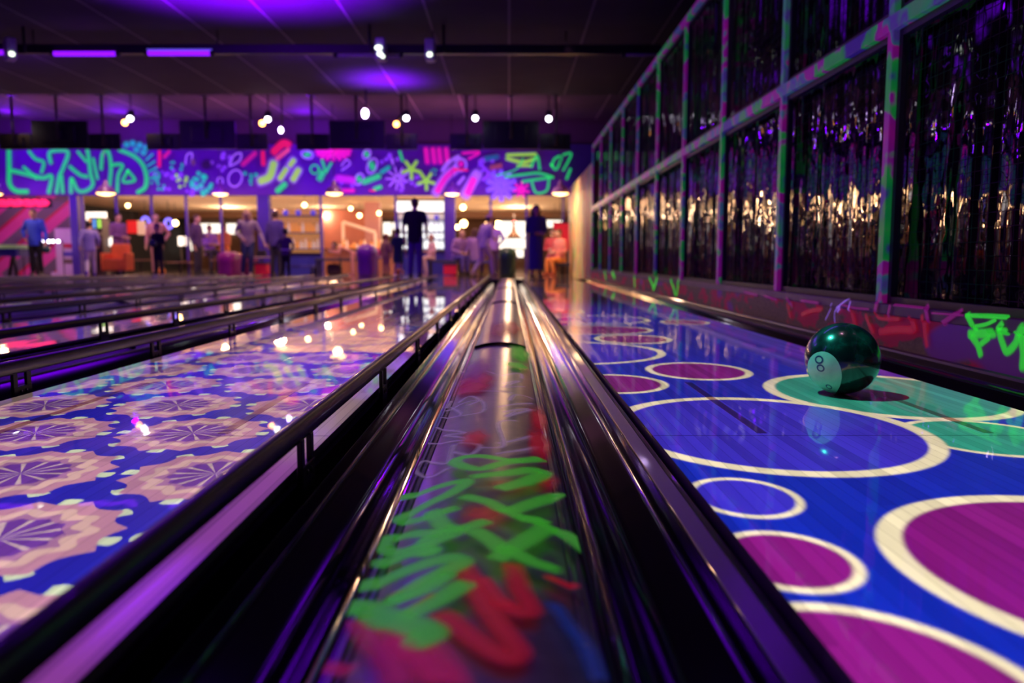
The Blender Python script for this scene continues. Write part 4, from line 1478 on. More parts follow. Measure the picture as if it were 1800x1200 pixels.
for x_ in (714, 749, 768):
    X, _ = px(x_, 0, 25.0)
    o = link('glass_globe', MB().ball((0, 0, 0.08), 0.08).mesh('glass_globe', [M_BLUEG]), None, (X, 25.12, zs[0]))
    tag(o, 'round dark blue globe on the top board of the white backlit shelf', 'glass globe', 'globes on the white shelf')
bottles(X0 + 0.06, X1 - 0.04, 25.14, zs[1], 9, [('w', 0), ('w', 1)], 'white glowing bottle on the upper board of the white backlit shelf', 'bottles on the white shelf, upper board')
bottles(X0 + 0.06, X1 - 0.04, 25.14, zs[2], 10, [('w', 2)], 'white glowing glass on the middle board of the white backlit shelf', 'glasses on the white shelf', 1.2)
bottles(X0 + 0.06, X1 - 0.04, 25.14, zs[3], 9, [('w', 1), ('w', 0)], 'white glowing bottle on the low board of the white backlit shelf', 'bottles on the white shelf, low board')


def counter(name, lab, x0, x1, ytop, Y, d, m, mt):
    X0, Z1 = px(x0, ytop, Y)
    X1, _ = px(x1, ytop, Y)
    t = thing(name, lab, 'bar counter', ((X0 + X1) / 2, Y, 0))
    h = (X1 - X0) / 2
    obj('counter_front', MB().box(-h, h, 0, d, 0, Z1 - 0.05), m, t)
    obj('counter_top', MB().box(-h - 0.05, h + 0.05, -0.08, d + 0.05, Z1 - 0.05, Z1, bev=0.008), mt, t)
    return t, Z1, X0, X1


counter('bar_counter', 'blue fronted bar counter below the amber bottle shelf', 480, 566, 444, 23.7, 0.5, M_BLUEPANEL, M_WOODD)
_, z, X0, X1 = counter('bar_counter', 'warm wooden bar counter crowded with glasses, between bottle shelf and pink pillar', 572, 697, 437, 26.5, 0.6, M_WOODW, M_WOODD)
bottles(X0 + 0.3, X1 - 0.2, 26.75, z, 16, [('a', 1), ('p', 2), ('a', 0), ('p', 0), ('a', 2)], 'small amber bottle or glass on the warm wooden bar counter', 'bottles on the warm counter', 1.1)
counter('bar_counter', 'dark bar counter under the white backlit shelf', 700, 783, 440, 23.8, 0.5, M_BLUEPANEL, M_WOODD)
# pink pillar and the slanted frame over the counter
X, _ = px(655, 0, 30.0)
o = obj('pillar', MB().box(-0.24, 0.30, 0, 0.5, 0, 2.56), mat('pillar_pink', (0.55, 0.30, 0.36), 0.6), None, (X, 30.0, 0))
tag(o, 'pink plastered pillar behind the warm bar counter', 'pillar')
ax, az = px(606, 391, 27.5)
bx, bz = px(662, 409, 27.5)
t = thing('canopy_frame', 'slanting white frame standing behind the warm bar counter', 'frame', (ax, 27.5, 0))
M_WHITEP = mat('white_paint', (0.75, 0.72, 0.7), 0.5)
obj('sloping_beam', MB().tube([(0, 0, az), (bx - ax, 0, bz)], 0.06, 8), M_WHITEP, t)
obj('post', MB().tube([(0, 0, 0), (0, 0, az)], 0.05, 8), M_WHITEP, t)
obj('post', MB().tube([(bx - ax, 0, 0), (bx - ax, 0, bz)], 0.05, 8), M_WHITEP, t)
X, Z = px(612, 415, 33.0)
o = obj('wall_board', MB().box(-1.0, 1.25, 0, 0.05, 0, Z + 1.05), mat('board_pink', (0.52, 0.20, 0.16), 0.6, var=0.25, scale=1.2), None, (X, 33.0, 0))
tag(o, 'salmon coloured partition board behind the white slanting frame', 'partition')

# striped wall, vending box, games table ---------------------------------------
m_, nt_, b_, tc_ = base('striped_pink')
X_, Y_, Z_ = xyz(nt_, world_pos(nt_))
d_ = ((X_ * 0.8 - Z_) / 0.85).fract()
cc_ = C(nt_, rgb=(0.75, 0.08, 0.42)).mix((0.16, 0.13, 0.20), d_.gt(0.55)).mix((0.62, 0.02, 0.10), d_.lt(0.12))
nt_.links.new(cc_.s, b_.inputs['Base Color'])
b_.inputs['Roughness'].default_value = 0.5
struct('wall_striped', MB().box(-16.5, px(132, 0, 24.2)[0], 24.2, 24.3, 0, 2.56), m_)
lamp('AREA', 'striped_wall_light', (-14.2, 22.9, 2.15), (1.0, 0.35, 0.75), 16, (-14.2, 24.2, 0.9), shape='RECTANGLE', size=2.5, size_y=0.2)
X0, Z1 = px(104, 402, 23.4)
X1, _ = px(138, 402, 23.4)
t = thing('vending_box', 'pale lilac upright box with red, blue and brown panels by the striped wall', 'vending machine', ((X0 + X1) / 2, 23.4, 0))
h = (X1 - X0) / 2
M_LILACB = mat('box_lilac', (0.62, 0.42, 0.68), 0.45)
obj('cabinet', MB().box(-h, h, 0, 0.5, 0.06, Z1, bev=0.02), M_LILACB, t)
obj('plinth', MB().box(-h - 0.1, h + 0.1, -0.1, 0.55, 0, 0.06), M_LILACB, t)
for zc_, col_ in ((0.62, (0.55, 0.02, 0.08)), (0.44, (0.10, 0.06, 0.5)), (0.28, (0.20, 0.13, 0.12))):
    zz_ = Z1 * zc_
    obj('panel', MB().box(-0.07, h - 0.03, -0.012, 0.0, zz_ - 0.06, zz_ + 0.06), mat('panel_%d' % int(zc_ * 100), col_, 0.4), t)
X, Z = px(18, 433, 21.0)
t = thing('air_hockey_table', 'games table with pale green playing top and dark legs near the striped wall', 'games table', (X, 21.0, 0))
obj('table_top', MB().box(-0.75, 0.28, 0, 1.2, Z - 0.06, Z + 0.04, bev=0.01), mat('table_green', (0.45, 0.62, 0.40), 0.4, emit=(0.3, 0.6, 0.2), es=0.12), t)
obj('table_body', MB().box(-0.68, 0.22, 0.06, 1.14, Z - 0.26, Z - 0.06), mat('table_blue', (0.05, 0.04, 0.35), 0.4), t)
for sx in (-0.6, 0.18):
    for sy in (0.1, 1.05):
        obj('leg', MB().tube([(sx, sy, 0), (sx * 0.8, sy, Z - 0.26)], 0.045, 10), M_POLE, t)
t = thing('string_light', 'short row of small white bulbs above the games table', 'string light', (X, 22.4, Z + 0.16))
obj('light_wire', MB().tube([(-0.4, 0, -0.01), (0.0, 0, 0.02), (0.72, 0, 0.0)], 0.01, 6), M_POLE, t)
obj('end_post', MB().tube([(-0.4, 0, -Z - 0.16), (-0.4, 0, 0)], 0.015, 6), M_POLE, t)
obj('end_post', MB().tube([(0.72, 0, -Z - 0.16), (0.72, 0, 0)], 0.015, 6), M_POLE, t)
for q, xx in enumerate((0.15, 0.34, 0.45, 0.60)):
    obj('bulb', MB().ball((xx, -0.01, 0.0), 0.035, n=8), M_LW, t)

# seating: benches, low tables, crates, ball returns ------------------------------


def bench(x0, x1, yseat, Y, lab, m, back=0.0):
    X0, Z = px(x0, yseat, Y)
    X1, _ = px(x1, yseat, Y)
    t = thing('bench', lab, 'bench', ((X0 + X1) / 2, Y, 0), group='benches on the approach')
    h = (X1 - X0) / 2
    obj('seat', MB().box(-h, h, 0, 0.45, Z - 0.07, Z, bev=0.012), m, t)
    for s in (-1, 1):
        for yy in (0.04, 0.41):
            obj('leg', MB().box(s * (h - 0.05) - 0.03, s * (h - 0.05) + 0.03, yy - 0.03, yy + 0.03, 0, Z - 0.07), M_POLE, t)
    if back:
        obj('backrest', MB().box(-h, h, 0.42, 0.50, Z, Z + back, bev=0.015), m, t)
    return t


M_SOFA = mat('sofa_blue', (0.06, 0.05, 0.30), 0.6)
M_SLATE = mat('table_slate', (0.05, 0.05, 0.09), 0.4)
bench(555, 640, 454, 21.8, 'dark bench with open frame in front of the blue bar', M_SLATE)
bench(753, 803, 457, 21.6, 'dark bench with the seated red-haired child', M_SLATE)
bench(806, 866, 458, 22.0, 'blue bench behind the group in lilac clothes', M_SOFA)
bench(490, 552, 466, 22.2, 'low blue bench under the blue bar front', M_SOFA)
bench(964, 1002, 462, 21.2, 'dark bench beside the sprayed wall, under the seated person in orange', M_SLATE, 0.0)


def crate(x0, x1, y0, y1, Y, lab, m):
    X0, Z1 = px(x0, y0, Y)
    X1, _ = px(x1, y0, Y)
    t = thing('crate', lab, 'crate', ((X0 + X1) / 2, Y, 0), group='red crates')
    h = (X1 - X0) / 2
    obj('crate_box', MB().box(-h, h, 0, 0.35, 0.02, Z1, bev=0.015), m, t)
    obj('crate_rim', MB().box(-h - 0.02, h + 0.02, -0.02, 0.37, Z1 - 0.02, Z1 + 0.03, bev=0.008), M_SLATE, t)


M_REDBOX = mat('crate_red', (0.75, 0.02, 0.06), 0.5, emit=(0.8, 0.01, 0.04), es=0.12)
crate(450, 470, 463, 481, 21.0, 'bright red box under a small pale table', M_REDBOX)
crate(780, 802, 464, 482, 21.15, 'bright red box below the dark bench by the violet column', M_REDBOX)


def small_table(x, y, Y, r, lab, m):
    X, Z = px(x, y, Y)
    t = thing('side_table', lab, 'table', (X, Y, 0), group='side tables')
    obj('table_top', MB().lathe([(r, Z - 0.03), (r + 0.005, Z - 0.02), (r, Z)], 24), m, t)
    obj('table_leg', MB().tube([(0, 0, 0.02), (0, 0, Z - 0.03)], 0.03, 10), M_POLE, t)
    obj('table_foot', MB().lathe([(r * 0.6, 0), (r * 0.6, 0.015), (0.05, 0.03)], 20), M_POLE, t)
    return t, X, Z


t_, X, Z = small_table(463, 451, 21.9, 0.26, 'small pale round table behind the red box', mat('table_cream', (0.7, 0.55, 0.45), 0.4))
o = obj('handbag', MB().box(-0.13, 0.13, -0.06, 0.06, 0, 0.17, bev=0.03).tube([(-0.08, 0, 0.16), (-0.05, 0, 0.24), (0.05, 0, 0.24), (0.08, 0, 0.16)], 0.01, 8), mat('bag_black', (0.02, 0.015, 0.02), 0.5), None, (X, 21.9, Z))
tag(o, 'small black handbag on the pale round table', 'handbag')
small_table(252, 456, 23.3, 0.34, 'dark wooden round table beside the orange armchair', M_WOODW)
small_table(320, 460, 22.6, 0.36, 'dark wooden round table behind the child in black', M_WOODW)
small_table(397, 456, 23.2, 0.36, 'dark round table by the seated orange-lit guests', M_WOODW)
small_table(600, 450, 23.0, 0.36, 'small round table with cushion in front of the warm bar counter', M_WOODW)
X, Z = px(205, 455, 21.6)
t = thing('armchair', 'orange-red armchair behind the walking child in lilac', 'armchair', (X, 21.6, 0))
M_ORANGE = mat('chair_orange', (0.75, 0.14, 0.05), 0.6, var=0.25)
obj('seat', MB().box(-0.26, 0.26, -0.05, 0.42, 0.12, 0.44, bev=0.04), M_ORANGE, t)
obj('backrest', MB().box(-0.26, 0.26, 0.36, 0.50, 0.3, 0.85, bev=0.05), M_ORANGE, t)
for s in (-1, 1):
    obj('armrest', MB().box(s * 0.29 - 0.05, s * 0.29 + 0.05, -0.05, 0.45, 0.12, 0.60, bev=0.03), M_ORANGE, t)
    for yy in (0.0, 0.4):
        obj('leg', MB().tube([(s * 0.24, yy, 0), (s * 0.24, yy, 0.13)], 0.025, 8), M_POLE, t)
X, Z = px(612, 470, 21.6)
o = obj('backpack', MB().box(-0.20, 0.20, -0.12, 0.12, 0, 0.30, bev=0.07).tube([(-0.05, 0, 0.29), (0, 0, 0.35), (0.05, 0, 0.29)], 0.012, 8), mat('backpack_dark', (0.06, 0.03, 0.03), 0.7), None, (px(588, 0, 22.0)[0], 22.1, 0))
tag(o, 'dark backpack on the floor under the open dark bench', 'backpack')


def ball_return(j, x, Y, body, hood, lab, hgt):
    X = DIV_C - 2 * PITCH_X * j
    t = thing('ball_return', lab, 'ball return', (X, Y, 0), group='ball returns')
    b = MB()
    n = 16
    V = []
    # rounded hood: a loft of widening rounded rectangles
    prof = [(0.0, 0.20, 0.42), (0.10, 0.21, 0.44), (hgt * 0.55, 0.21, 0.43), (hgt * 0.75, 0.24, 0.46), (hgt * 0.92, 0.20, 0.38), (hgt, 0.10, 0.2)]
    for z, hw, hd in prof:
        for q in range(n):
            a = 2 * PI * q / n
            ca, sa = math.cos(a), math.sin(a)
            V.append((hw * math.copysign(abs(ca) ** 0.5, ca), hd * math.copysign(abs(sa) ** 0.5, sa), z))
    Fc = []
    for i in range(len(prof) - 1):
        for q in range(n):
            Fc.append((i * n + q, i * n + (q + 1) % n, (i + 1) * n + (q + 1) % n, (i + 1) * n + q))
    Fc.append(tuple(range(n)))
    Fc.append(tuple((len(prof) - 1) * n + q for q in range(n)))
    b.add(V, Fc, 0, True)
    obj('return_hood', b, body, t)
    obj('ball_tray', MB().box(-0.24, 0.24, 0.42, 1.5, hgt * 0.55, hgt * 0.63, bev=0.03), hood, t)
    obj('tray_rail', MB().tube([(-0.25, 0.42, hgt * 0.68), (-0.25, 1.5, hgt * 0.68), (0.25, 1.5, hgt * 0.68), (0.25, 0.42, hgt * 0.68)], 0.02, 8), hood, t)
    obj('tray_leg', MB().tube([(0, 1.3, 0), (0, 1.3, hgt * 0.56)], 0.06, 10), body, t)
    return X, Y, hgt


M_BALLS = [mat('ball_orange', (0.85, 0.30, 0.02), 0.12, coat=0.6), mat('ball_blue', (0.03, 0.08, 0.6), 0.12, coat=0.6), mat('ball_pink', (0.75, 0.05, 0.25), 0.12, coat=0.6), mat('ball_black', (0.02, 0.02, 0.025), 0.12, coat=0.6)]
M_RETG = mat('return_dark_green', (0.03, 0.10, 0.05), 0.4)
M_RETP = mat('return_purple', (0.22, 0.02, 0.42), 0.4)
M_RETM = mat('return_magenta', (0.42, 0.02, 0.25), 0.4)
rets = [ball_return(0, 892, 20.4, M_RETG, mat('return_blue_top', (0.06, 0.12, 0.6), 0.4), 'dark green ball return with coloured balls at the end of the graffiti divider', 0.72),
        ball_return(1, 652, 20.6, M_RETP, M_RETP, 'purple rounded ball return beside the child in green', 0.80),
        ball_return(2, 412, 20.8, M_RETM, M_RETM, 'magenta ball return beside the woman in the grey sweater', 0.62)]


def ball_me(m):
    return MB().ball((0, 0, 0), 0.108, n=16).mesh('bowling_ball', [m])


BM = [ball_me(m) for m in M_BALLS]
for j, (rx, ry, rh) in enumerate(rets):
    for q in range(3):
        k_ = (j + q) % 4 if q else 0
        o = link('bowling_ball', BM[k_], None, (rx + (0.11 if q % 2 else -0.11), ry + 0.62 + 0.24 * q, rh * 0.63 + 0.108))
        tag(o, '%s bowling ball in the tray of the %s ball return, %s from the hood' % (['orange', 'blue', 'pink', 'black'][k_], ['dark green', 'purple', 'magenta'][j], ['first', 'second', 'third'][q]), 'bowling ball', 'balls in the returns')
o = link('bowling_ball', BM[0], None, (px(703, 0, 19.6)[0], 19.6, 0.108))
tag(o, 'orange bowling ball on the floor by the child in green', 'bowling ball')
o = link('bowling_ball', BM[0], None, (px(285, 0, 21.2)[0] + 0.12, 21.0, 0.108))
tag(o, 'orange bowling ball on the floor beside the child in black', 'bowling ball')

# hat-shaped ornament in the big bright window
X, Z = px(903, 404, 33.0)
t = thing('window_ornament', 'dark pointed ornament with red tip hanging before the big bright window', 'ornament', (X, 33.0, Z))
obj('ornament_body', MB().lathe([(0.30, -0.32), (0.26, -0.27), (0.10, -0.10), (0.06, 0.10), (0.03, 0.25)], 18), M_BAR_BROWN, t)
obj('ornament_tip', MB().ball((0, 0, 0.27), 0.08), M_REDBOX, t)
obj('hanging_wire', MB().tube([(0, 0, 0.3), (0, 0, 2.56 - Z)], 0.01, 6), M_POLE, t)

# ------------------------------------------------------------------ the bowling ball rolling on the circles lane
m_, nt_, b_, tc_ = base('ball_dark_green')
n_ = noise(nt_, tc_, 16.0, 4.0, 0.6)
f_ = N(nt_, n_.outputs['Fac'])
cc_ = C(nt_, rgb=(0.003, 0.010, 0.012)).mix((0.004, 0.06, 0.055), f_.smooth(0.42, 0.7))
nt_.links.new(cc_.s, b_.inputs['Base Color'])
b_.inputs['Roughness'].default_value = 0.22
b_.inputs['Coat Weight'].default_value = 0.7
b_.inputs['Coat Roughness'].default_value = 0.06
M_BALLG = m_
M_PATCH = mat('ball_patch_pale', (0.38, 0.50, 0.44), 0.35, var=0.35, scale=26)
M_PATCHD = mat('ball_patch_mark', (0.03, 0.05, 0.14), 0.4)
R = 0.1085
t = thing('bowling_ball', 'dark green bowling ball with pale painted light patch rolling down the circles lane', 'bowling ball', (1.008, 2.39, R))
obj('ball_shell', MB().ball((0, 0, 0), R, n=36), M_BALLG, t)


def on_ball(az, el, lift=0.0):
    # az from the camera-facing direction towards +x, el up
    r = R + lift
    th_ = math.radians(az) - 0.40
    e_ = math.radians(el)
    return (r * math.sin(th_) * math.cos(e_), -r * math.cos(th_) * math.cos(e_), r * math.sin(e_))


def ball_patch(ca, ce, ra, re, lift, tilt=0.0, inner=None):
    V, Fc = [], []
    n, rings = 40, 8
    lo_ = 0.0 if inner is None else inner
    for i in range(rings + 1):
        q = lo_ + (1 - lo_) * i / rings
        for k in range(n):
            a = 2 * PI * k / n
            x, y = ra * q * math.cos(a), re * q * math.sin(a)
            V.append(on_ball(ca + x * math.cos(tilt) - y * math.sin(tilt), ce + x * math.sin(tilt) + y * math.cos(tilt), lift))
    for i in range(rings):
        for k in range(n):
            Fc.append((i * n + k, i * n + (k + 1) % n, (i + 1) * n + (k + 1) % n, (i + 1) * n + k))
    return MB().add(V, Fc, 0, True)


obj('light_patch', ball_patch(-34, -30, 34, 46, 0.0006, -0.25), M_PATCH, t, label='pale grey-green painted light patch')  # projector light falling on the ball, painted on as a pale patch
mk = MB()
for e_, r_ in ((2, 6.5), (-11, 6), (-46, 6)):
    q = ball_patch(-30 - (e_ + 24) * 0.2, e_, r_ * 1.2, r_, 0.0011, 0, inner=0.62)
    mk.add(q.v, q.f, 0, True)
obj('ring_mark', mk, M_PATCHD, t)


# ------------------------------------------------------------------ people
def capsule(mb, pts, rs, n=12):
    """closed rounded limb through points with a radius at each"""
    P = [Vector(p) for p in pts]
    out, ro = [], []
    d = (P[1] - P[0]).normalized()
    for t in (1.0, 0.85, 0.5):
        out.append(P[0] - d * rs[0] * t)
        ro.append(max(rs[0] * math.sqrt(max(0, 1 - t * t)), rs[0] * 0.04))
    for p, r in zip(P, rs):
        out.append(p)
        ro.append(r)
    d = (P[-1] - P[-2]).normalized()
    for t in (0.5, 0.85, 1.0):
        out.append(P[-1] + d * rs[-1] * t)
        ro.append(max(rs[-1] * math.sqrt(max(0, 1 - t * t)), rs[-1] * 0.04))
    mb.tube(out, ro, n)


def loft(mb, secs, n=20):
    """closed body through ellipses (cx, cy, cz, rx, ry)"""
    V, Fc = [], []
    for cx, cy, cz, rx, ry in secs:
        for k in range(n):
            a = 2 * PI * k / n
            V.append((cx + rx * math.cos(a), cy + ry * math.sin(a), cz))
    for i in range(len(secs) - 1):
        for k in range(n):
            Fc.append((i * n + k, i * n + (k + 1) % n, (i + 1) * n + (k + 1) % n, (i + 1) * n + k))
    Fc.append(tuple(range(n)))
    Fc.append(tuple((len(secs) - 1) * n + k for k in range(n)))
    mb.add(V, Fc, 0, True)


def fuse(mb, name, m, vox, smooth_it=3):
    """one continuous surface out of overlapping closed pieces"""
    me = mb.mesh(name, [m])
    o = bpy.data.objects.new('fuse', me)
    COL.objects.link(o)
    r = o.modifiers.new('r', 'REMESH')
    r.mode = 'VOXEL'
    r.voxel_size = vox
    r.use_smooth_shade = True
    s = o.modifiers.new('s', 'SMOOTH')
    s.iterations = smooth_it
    s.factor = 0.5
    dg = bpy.context.evaluated_depsgraph_get()
    dg.update()
    me2 = bpy.data.meshes.new_from_object(o.evaluated_get(dg))
    me2.name = name
    me2.materials.clear()
    me2.materials.append(m)
    bpy.data.objects.remove(o)
    bpy.data.meshes.remove(me)
    return me2


SKIN = mat('skin', (0.62, 0.36, 0.27), 0.5)
SKIN2 = mat('skin_warm', (0.66, 0.40, 0.30), 0.5)
EYE = mat('eye_dark', (0.02, 0.015, 0.015), 0.3)
HAIRS = {'dark': mat('hair_dark', (0.03, 0.02, 0.018), 0.5, scale=40), 'brown': mat('hair_brown', (0.09, 0.045, 0.025), 0.5, scale=40),
         'blond': mat('hair_blond', (0.72, 0.46, 0.26), 0.5, scale=40), 'red': mat('hair_red', (0.40, 0.09, 0.03), 0.5, scale=40)}


def person(label, x, Y, h, face, cloth, hair='dark', long_hair=False, pose='stand', arms=None, lean=0.0, legs=None, kind='trousers', group=None, side=0.0, yaw_head=0.0, sleeves='long', seat=0.46, cap=None):
    """cloth = (top colour, bottom colour, shoe colour); face = turn in degrees, 0 faces the camera; lean = forward bend in radians"""
    X = px(x, 0, Y)[0]
    t = thing('person', label, 'person', (X, Y, 0), math.radians(face), group)
    s = h / 1.75
    child = h < 1.35
    hk = 1.18 if child else 1.0           # children have bigger heads
    hip_z = 0.90 * s if pose != 'sit' else seat + 0.10 * s
    hip = Vector((0, 0, hip_z))
    up = Vector((side, -math.sin(lean), math.cos(lean))).normalized()
    fw = Vector((0, -math.cos(lean), -math.sin(lean)))

    def T(a, b, c):                        # point on the leaning trunk: a sideways, b forward, c up from the hip
        return hip + Vector((a, 0, 0)) * s + fw * (b * s) + up * (c * s)

    # legs: (knee, ankle) in metres, x outward, y forward positive
    L = legs or {'stand': (((0.09, 0.02, 0.49), (0.10, 0.0, 0.085)), ((0.09, 0.0, 0.49), (0.11, -0.02, 0.085))),
                 'walk': (((0.09, 0.20, 0.52), (0.09, 0.26, 0.09)), ((0.09, -0.02, 0.47), (0.09, -0.33, 0.12))),
                 'sit': (((0.10, 0.42, None), (0.11, 0.40, 0.085)), ((0.10, 0.42, None), (0.11, 0.34, 0.085)))}[pose]
    LEG = []
    for sg, (kn, an) in zip((-1, 1), L):
        hp = hip + Vector((sg * 0.085 * s, 0, -0.02 * s))
        kz = kn[2] * s if kn[2] is not None else hip_z - 0.02 * s
        K = Vector((sg * kn[0] * s, -kn[1] * s, kz))
        A = Vector((sg * an[0] * s, -an[1] * s, an[2] * s if pose != 'sit' else 0.085 * s))
        LEG.append((hp, K, A))
    sh_w = 0.185 if not child else 0.165
    AR = arms or (((0.25, 0.03, 0.19), (0.27, -0.07, -0.06)), ((0.25, 0.03, 0.19), (0.27, -0.07, -0.06)))
    ARM = []
    for sg, (el, ha) in zip((-1, 1), AR):
        S = T(sg * sh_w, 0, 0.50)
        E_ = T(sg * el[0], -el[1], el[2])
        Hn = T(sg * ha[0], -ha[1], ha[2])
        ARM.append((S, E_, Hn))
    neck = T(0, 0.0, 0.55)
    head = T(0, 0.03, 0.55 + 0.175 * hk)
    HR = 0.105 * s * hk

    b = MB()
    # trunk
    secs = []
    for c, rx, ry in ((-0.10, 0.10, 0.08), (-0.04, 0.165, 0.115), (0.05, 0.165, 0.115), (0.16, 0.145, 0.10), (0.30, 0.160, 0.115), (0.42, 0.178, 0.115), (0.50, 0.165, 0.095), (0.545, 0.09, 0.075), (0.60, 0.055, 0.055), (0.66, 0.05, 0.05)):
        p = T(0, 0, c)
        secs.append((p.x, p.y, p.z, rx * s, ry * s))
    loft(b, secs)
    # head: skull, jaw, nose, ears
    M3 = Matrix.Rotation(math.radians(yaw_head), 3, 'Z')

    def H(a, f_, u):
        v = M3 @ Vector((a, -f_, u))
        return head + v * HR
    b.ball(head, HR, n=14, sc=(0.78, 0.92, 1.08))
    capsule(b, [H(0, 0.30, -0.35), H(0, 0.50, -0.85)], [HR * 0.62, HR * 0.36])
    capsule(b, [H(0, 0.86, 0.10), H(0, 1.02, -0.22)], [HR * 0.10, HR * 0.15], 8)
    for sg in (-1, 1):
        capsule(b, [H(sg * 0.79, 0.0, 0.12), H(sg * 0.81, 0.02, -0.25)], [HR * 0.13, HR * 0.10], 8)
    capsule(b, [H(-0.2, 0.80, -0.55), H(0.2, 0.80, -0.55)], [HR * 0.09, HR * 0.09], 8)
    for hp, K, A in LEG:
        capsule(b, [hp, hp.lerp(K, 0.5), K, K.lerp(A, 0.35), A], [0.085 * s, 0.072 * s, 0.053 * s, 0.055 * s, 0.036 * s])
        capsule(b, [A + Vector((0, 0.03 * s, -0.04 * s)), A + Vector((0, -0.14 * s, -0.052 * s))], [0.035 * s, 0.028 * s])
    for (S, E_, Hn), sg in zip(ARM, (-1, 1)):
        capsule(b, [T(sg * 0.08, 0, 0.50), S], [0.06 * s, 0.058 * s])
        capsule(b, [S, S.lerp(E_, 0.5), E_, E_.lerp(Hn, 0.4), Hn], [0.052 * s, 0.046 * s, 0.038 * s, 0.037 * s, 0.026 * s])
        d = (Hn - E_).normalized()
        side_v = d.cross(Vector((1, 0, 0))) if abs(d.x) < 0.9 else d.cross(Vector((0, 0, 1)))
        side_v.normalize()
        palm = Hn + d * 0.05 * s
        capsule(b, [Hn, palm, Hn + d * 0.085 * s], [0.026 * s, 0.034 * s, 0.032 * s])
        curl = Vector((-sg, 0, 0)) * 0.018 * s
        for q, ln in zip((-1.5, -0.5, 0.5, 1.5), (0.062, 0.076, 0.080, 0.068)):
            r0 = Hn + d * 0.095 * s + side_v * q * 0.019 * s
            r1 = r0 + d * ln * 0.55 * s + curl * 0.5
            r2 = r0 + d * ln * 0.95 * s + curl * 1.6
            capsule(b, [r0, r1, r2], [0.0105 * s, 0.0098 * s, 0.0085 * s], 8)
        t0 = Hn + d * 0.035 * s - side_v * 0.026 * s
        capsule(b, [t0, t0 + d * 0.03 * s - side_v * 0.022 * s, t0 + d * 0.062 * s - side_v * 0.028 * s + curl], [0.013 * s, 0.0115 * s, 0.009 * s], 8)
    link('body', fuse(b, 'body', SKIN, 0.0095), t)
    # eyes
    if abs(((face + 180) % 360) - 180) < 100:
        for sg in (-1, 1):
            obj('eye', MB().ball(H(sg * 0.33, 0.80, 0.04), HR * 0.11, n=8), EYE, t)
    # top
    ctop, cbot, csh = cloth
    nm = 'shirt'
    mt = mat('cloth_%02x%02x%02x' % tuple(int(c * 255) for c in ctop), ctop, 0.85, scale=25, var=0.2)
    c_ = MB()
    secs = []
    low = -0.12 if kind != 'dress' else -0.05
    for c, rx, ry in ((low, 0.172, 0.125), (0.0, 0.178, 0.128), (0.16, 0.168, 0.122), (0.30, 0.178, 0.130), (0.42, 0.192, 0.128), (0.505, 0.178, 0.108), (0.55, 0.098, 0.082), (0.575, 0.07, 0.066)):
        p = T(0, 0, c)
        secs.append((p.x, p.y, p.z, rx * s, ry * s))
    loft(c_, secs)
    for S, E_, Hn in ARM:
        sg = -1 if S.x < hip.x + side * 0.5 else 1
        capsule(c_, [S.lerp(neck, 0.5), S], [0.06 * s, 0.07 * s])
        if sleeves == 'long':
            capsule(c_, [S, S.lerp(E_, 0.5), E_, E_.lerp(Hn, 0.85)], [0.068 * s, 0.062 * s, 0.052 * s, 0.040 * s])
        else:
            capsule(c_, [S, S.lerp(E_, 0.62)], [0.068 * s, 0.064 * s])
    link(nm, fuse(c_, nm, mt, 0.013), t)
    # bottom
    mb_ = mat('cloth_%02x%02x%02x' % tuple(int(c * 255) for c in cbot), cbot, 0.85, scale=25, var=0.2)
    c_ = MB()
    if kind == 'dress':
        zb = hip_z - 0.70 * s if h > 1.35 else hip_z - 0.38 * s
        loft(c_, [(0, 0, zb, 0.20 * s, 0.19 * s), (0, 0, zb + 0.3 * (hip_z - zb), 0.19 * s, 0.17 * s), (0, 0, hip_z - 0.1 * s, 0.185 * s, 0.145 * s), (0, 0, hip_z, 0.182 * s, 0.135 * s), (0, 0, hip_z + 0.08 * s, 0.174 * s, 0.126 * s)])
        nm = 'skirt'
    else:
        p0, p1 = T(0, 0, -0.06), T(0, 0, 0.06)
        loft(c_, [(p0.x, p0.y, p0.z - 0.04 * s, 0.15 * s, 0.11 * s), (p0.x, p0.y, p0.z, 0.172 * s, 0.124 * s), (p1.x, p1.y, p1.z, 0.168 * s, 0.12 * s)])
        for hp, K, A in LEG:
            capsule(c_, [hp, hp.lerp(K, 0.5), K, K.lerp(A, 0.5), K.lerp(A, 0.93)], [0.10 * s, 0.088 * s, 0.068 * s, 0.066 * s, 0.056 * s])
        nm = 'trousers'
    link(nm, fuse(c_, nm, mb_, 0.013), t)
    ms_ = mat('shoe_%02x%02x%02x' % tuple(int(c * 255) for c in csh), csh, 0.5)
    for hp, K, A in LEG:
        c_ = MB()
        capsule(c_, [A + Vector((0, 0.035 * s, -0.04 * s)), A + Vector((0, -0.06 * s, -0.042 * s)), A + Vector((0, -0.15 * s, -0.05 * s))], [0.045 * s, 0.042 * s, 0.035 * s])
        capsule(c_, [A + Vector((0, 0.01, 0.01)), A + Vector((0, 0.005, -0.03 * s))], [0.045 * s, 0.045 * s])
        link('shoe', fuse(c_, 'shoe', ms_, 0.012), t)
    # hair
    c_ = MB()
    c_.ball(H(0, -0.14, 0.20), HR * 1.0, n=12, sc=(0.86, 0.92, 1.02))
    c_.ball(H(0, 0.30, 0.72), HR * 0.55, n=10, sc=(1.15, 0.9, 0.6))
    if long_hair:
        for sg in (-1, 0, 1):
            capsule(c_, [H(sg * 0.62, -0.42, 0.1), H(sg * 0.72, -0.5, -1.2), H(sg * 0.66, -0.35, -2.7)], [HR * 0.5, HR * 0.52, HR * 0.3])
    else:
        c_.ball(H(0, -0.48, -0.22), HR * 0.62, n=10, sc=(1.1, 0.75, 1.0))
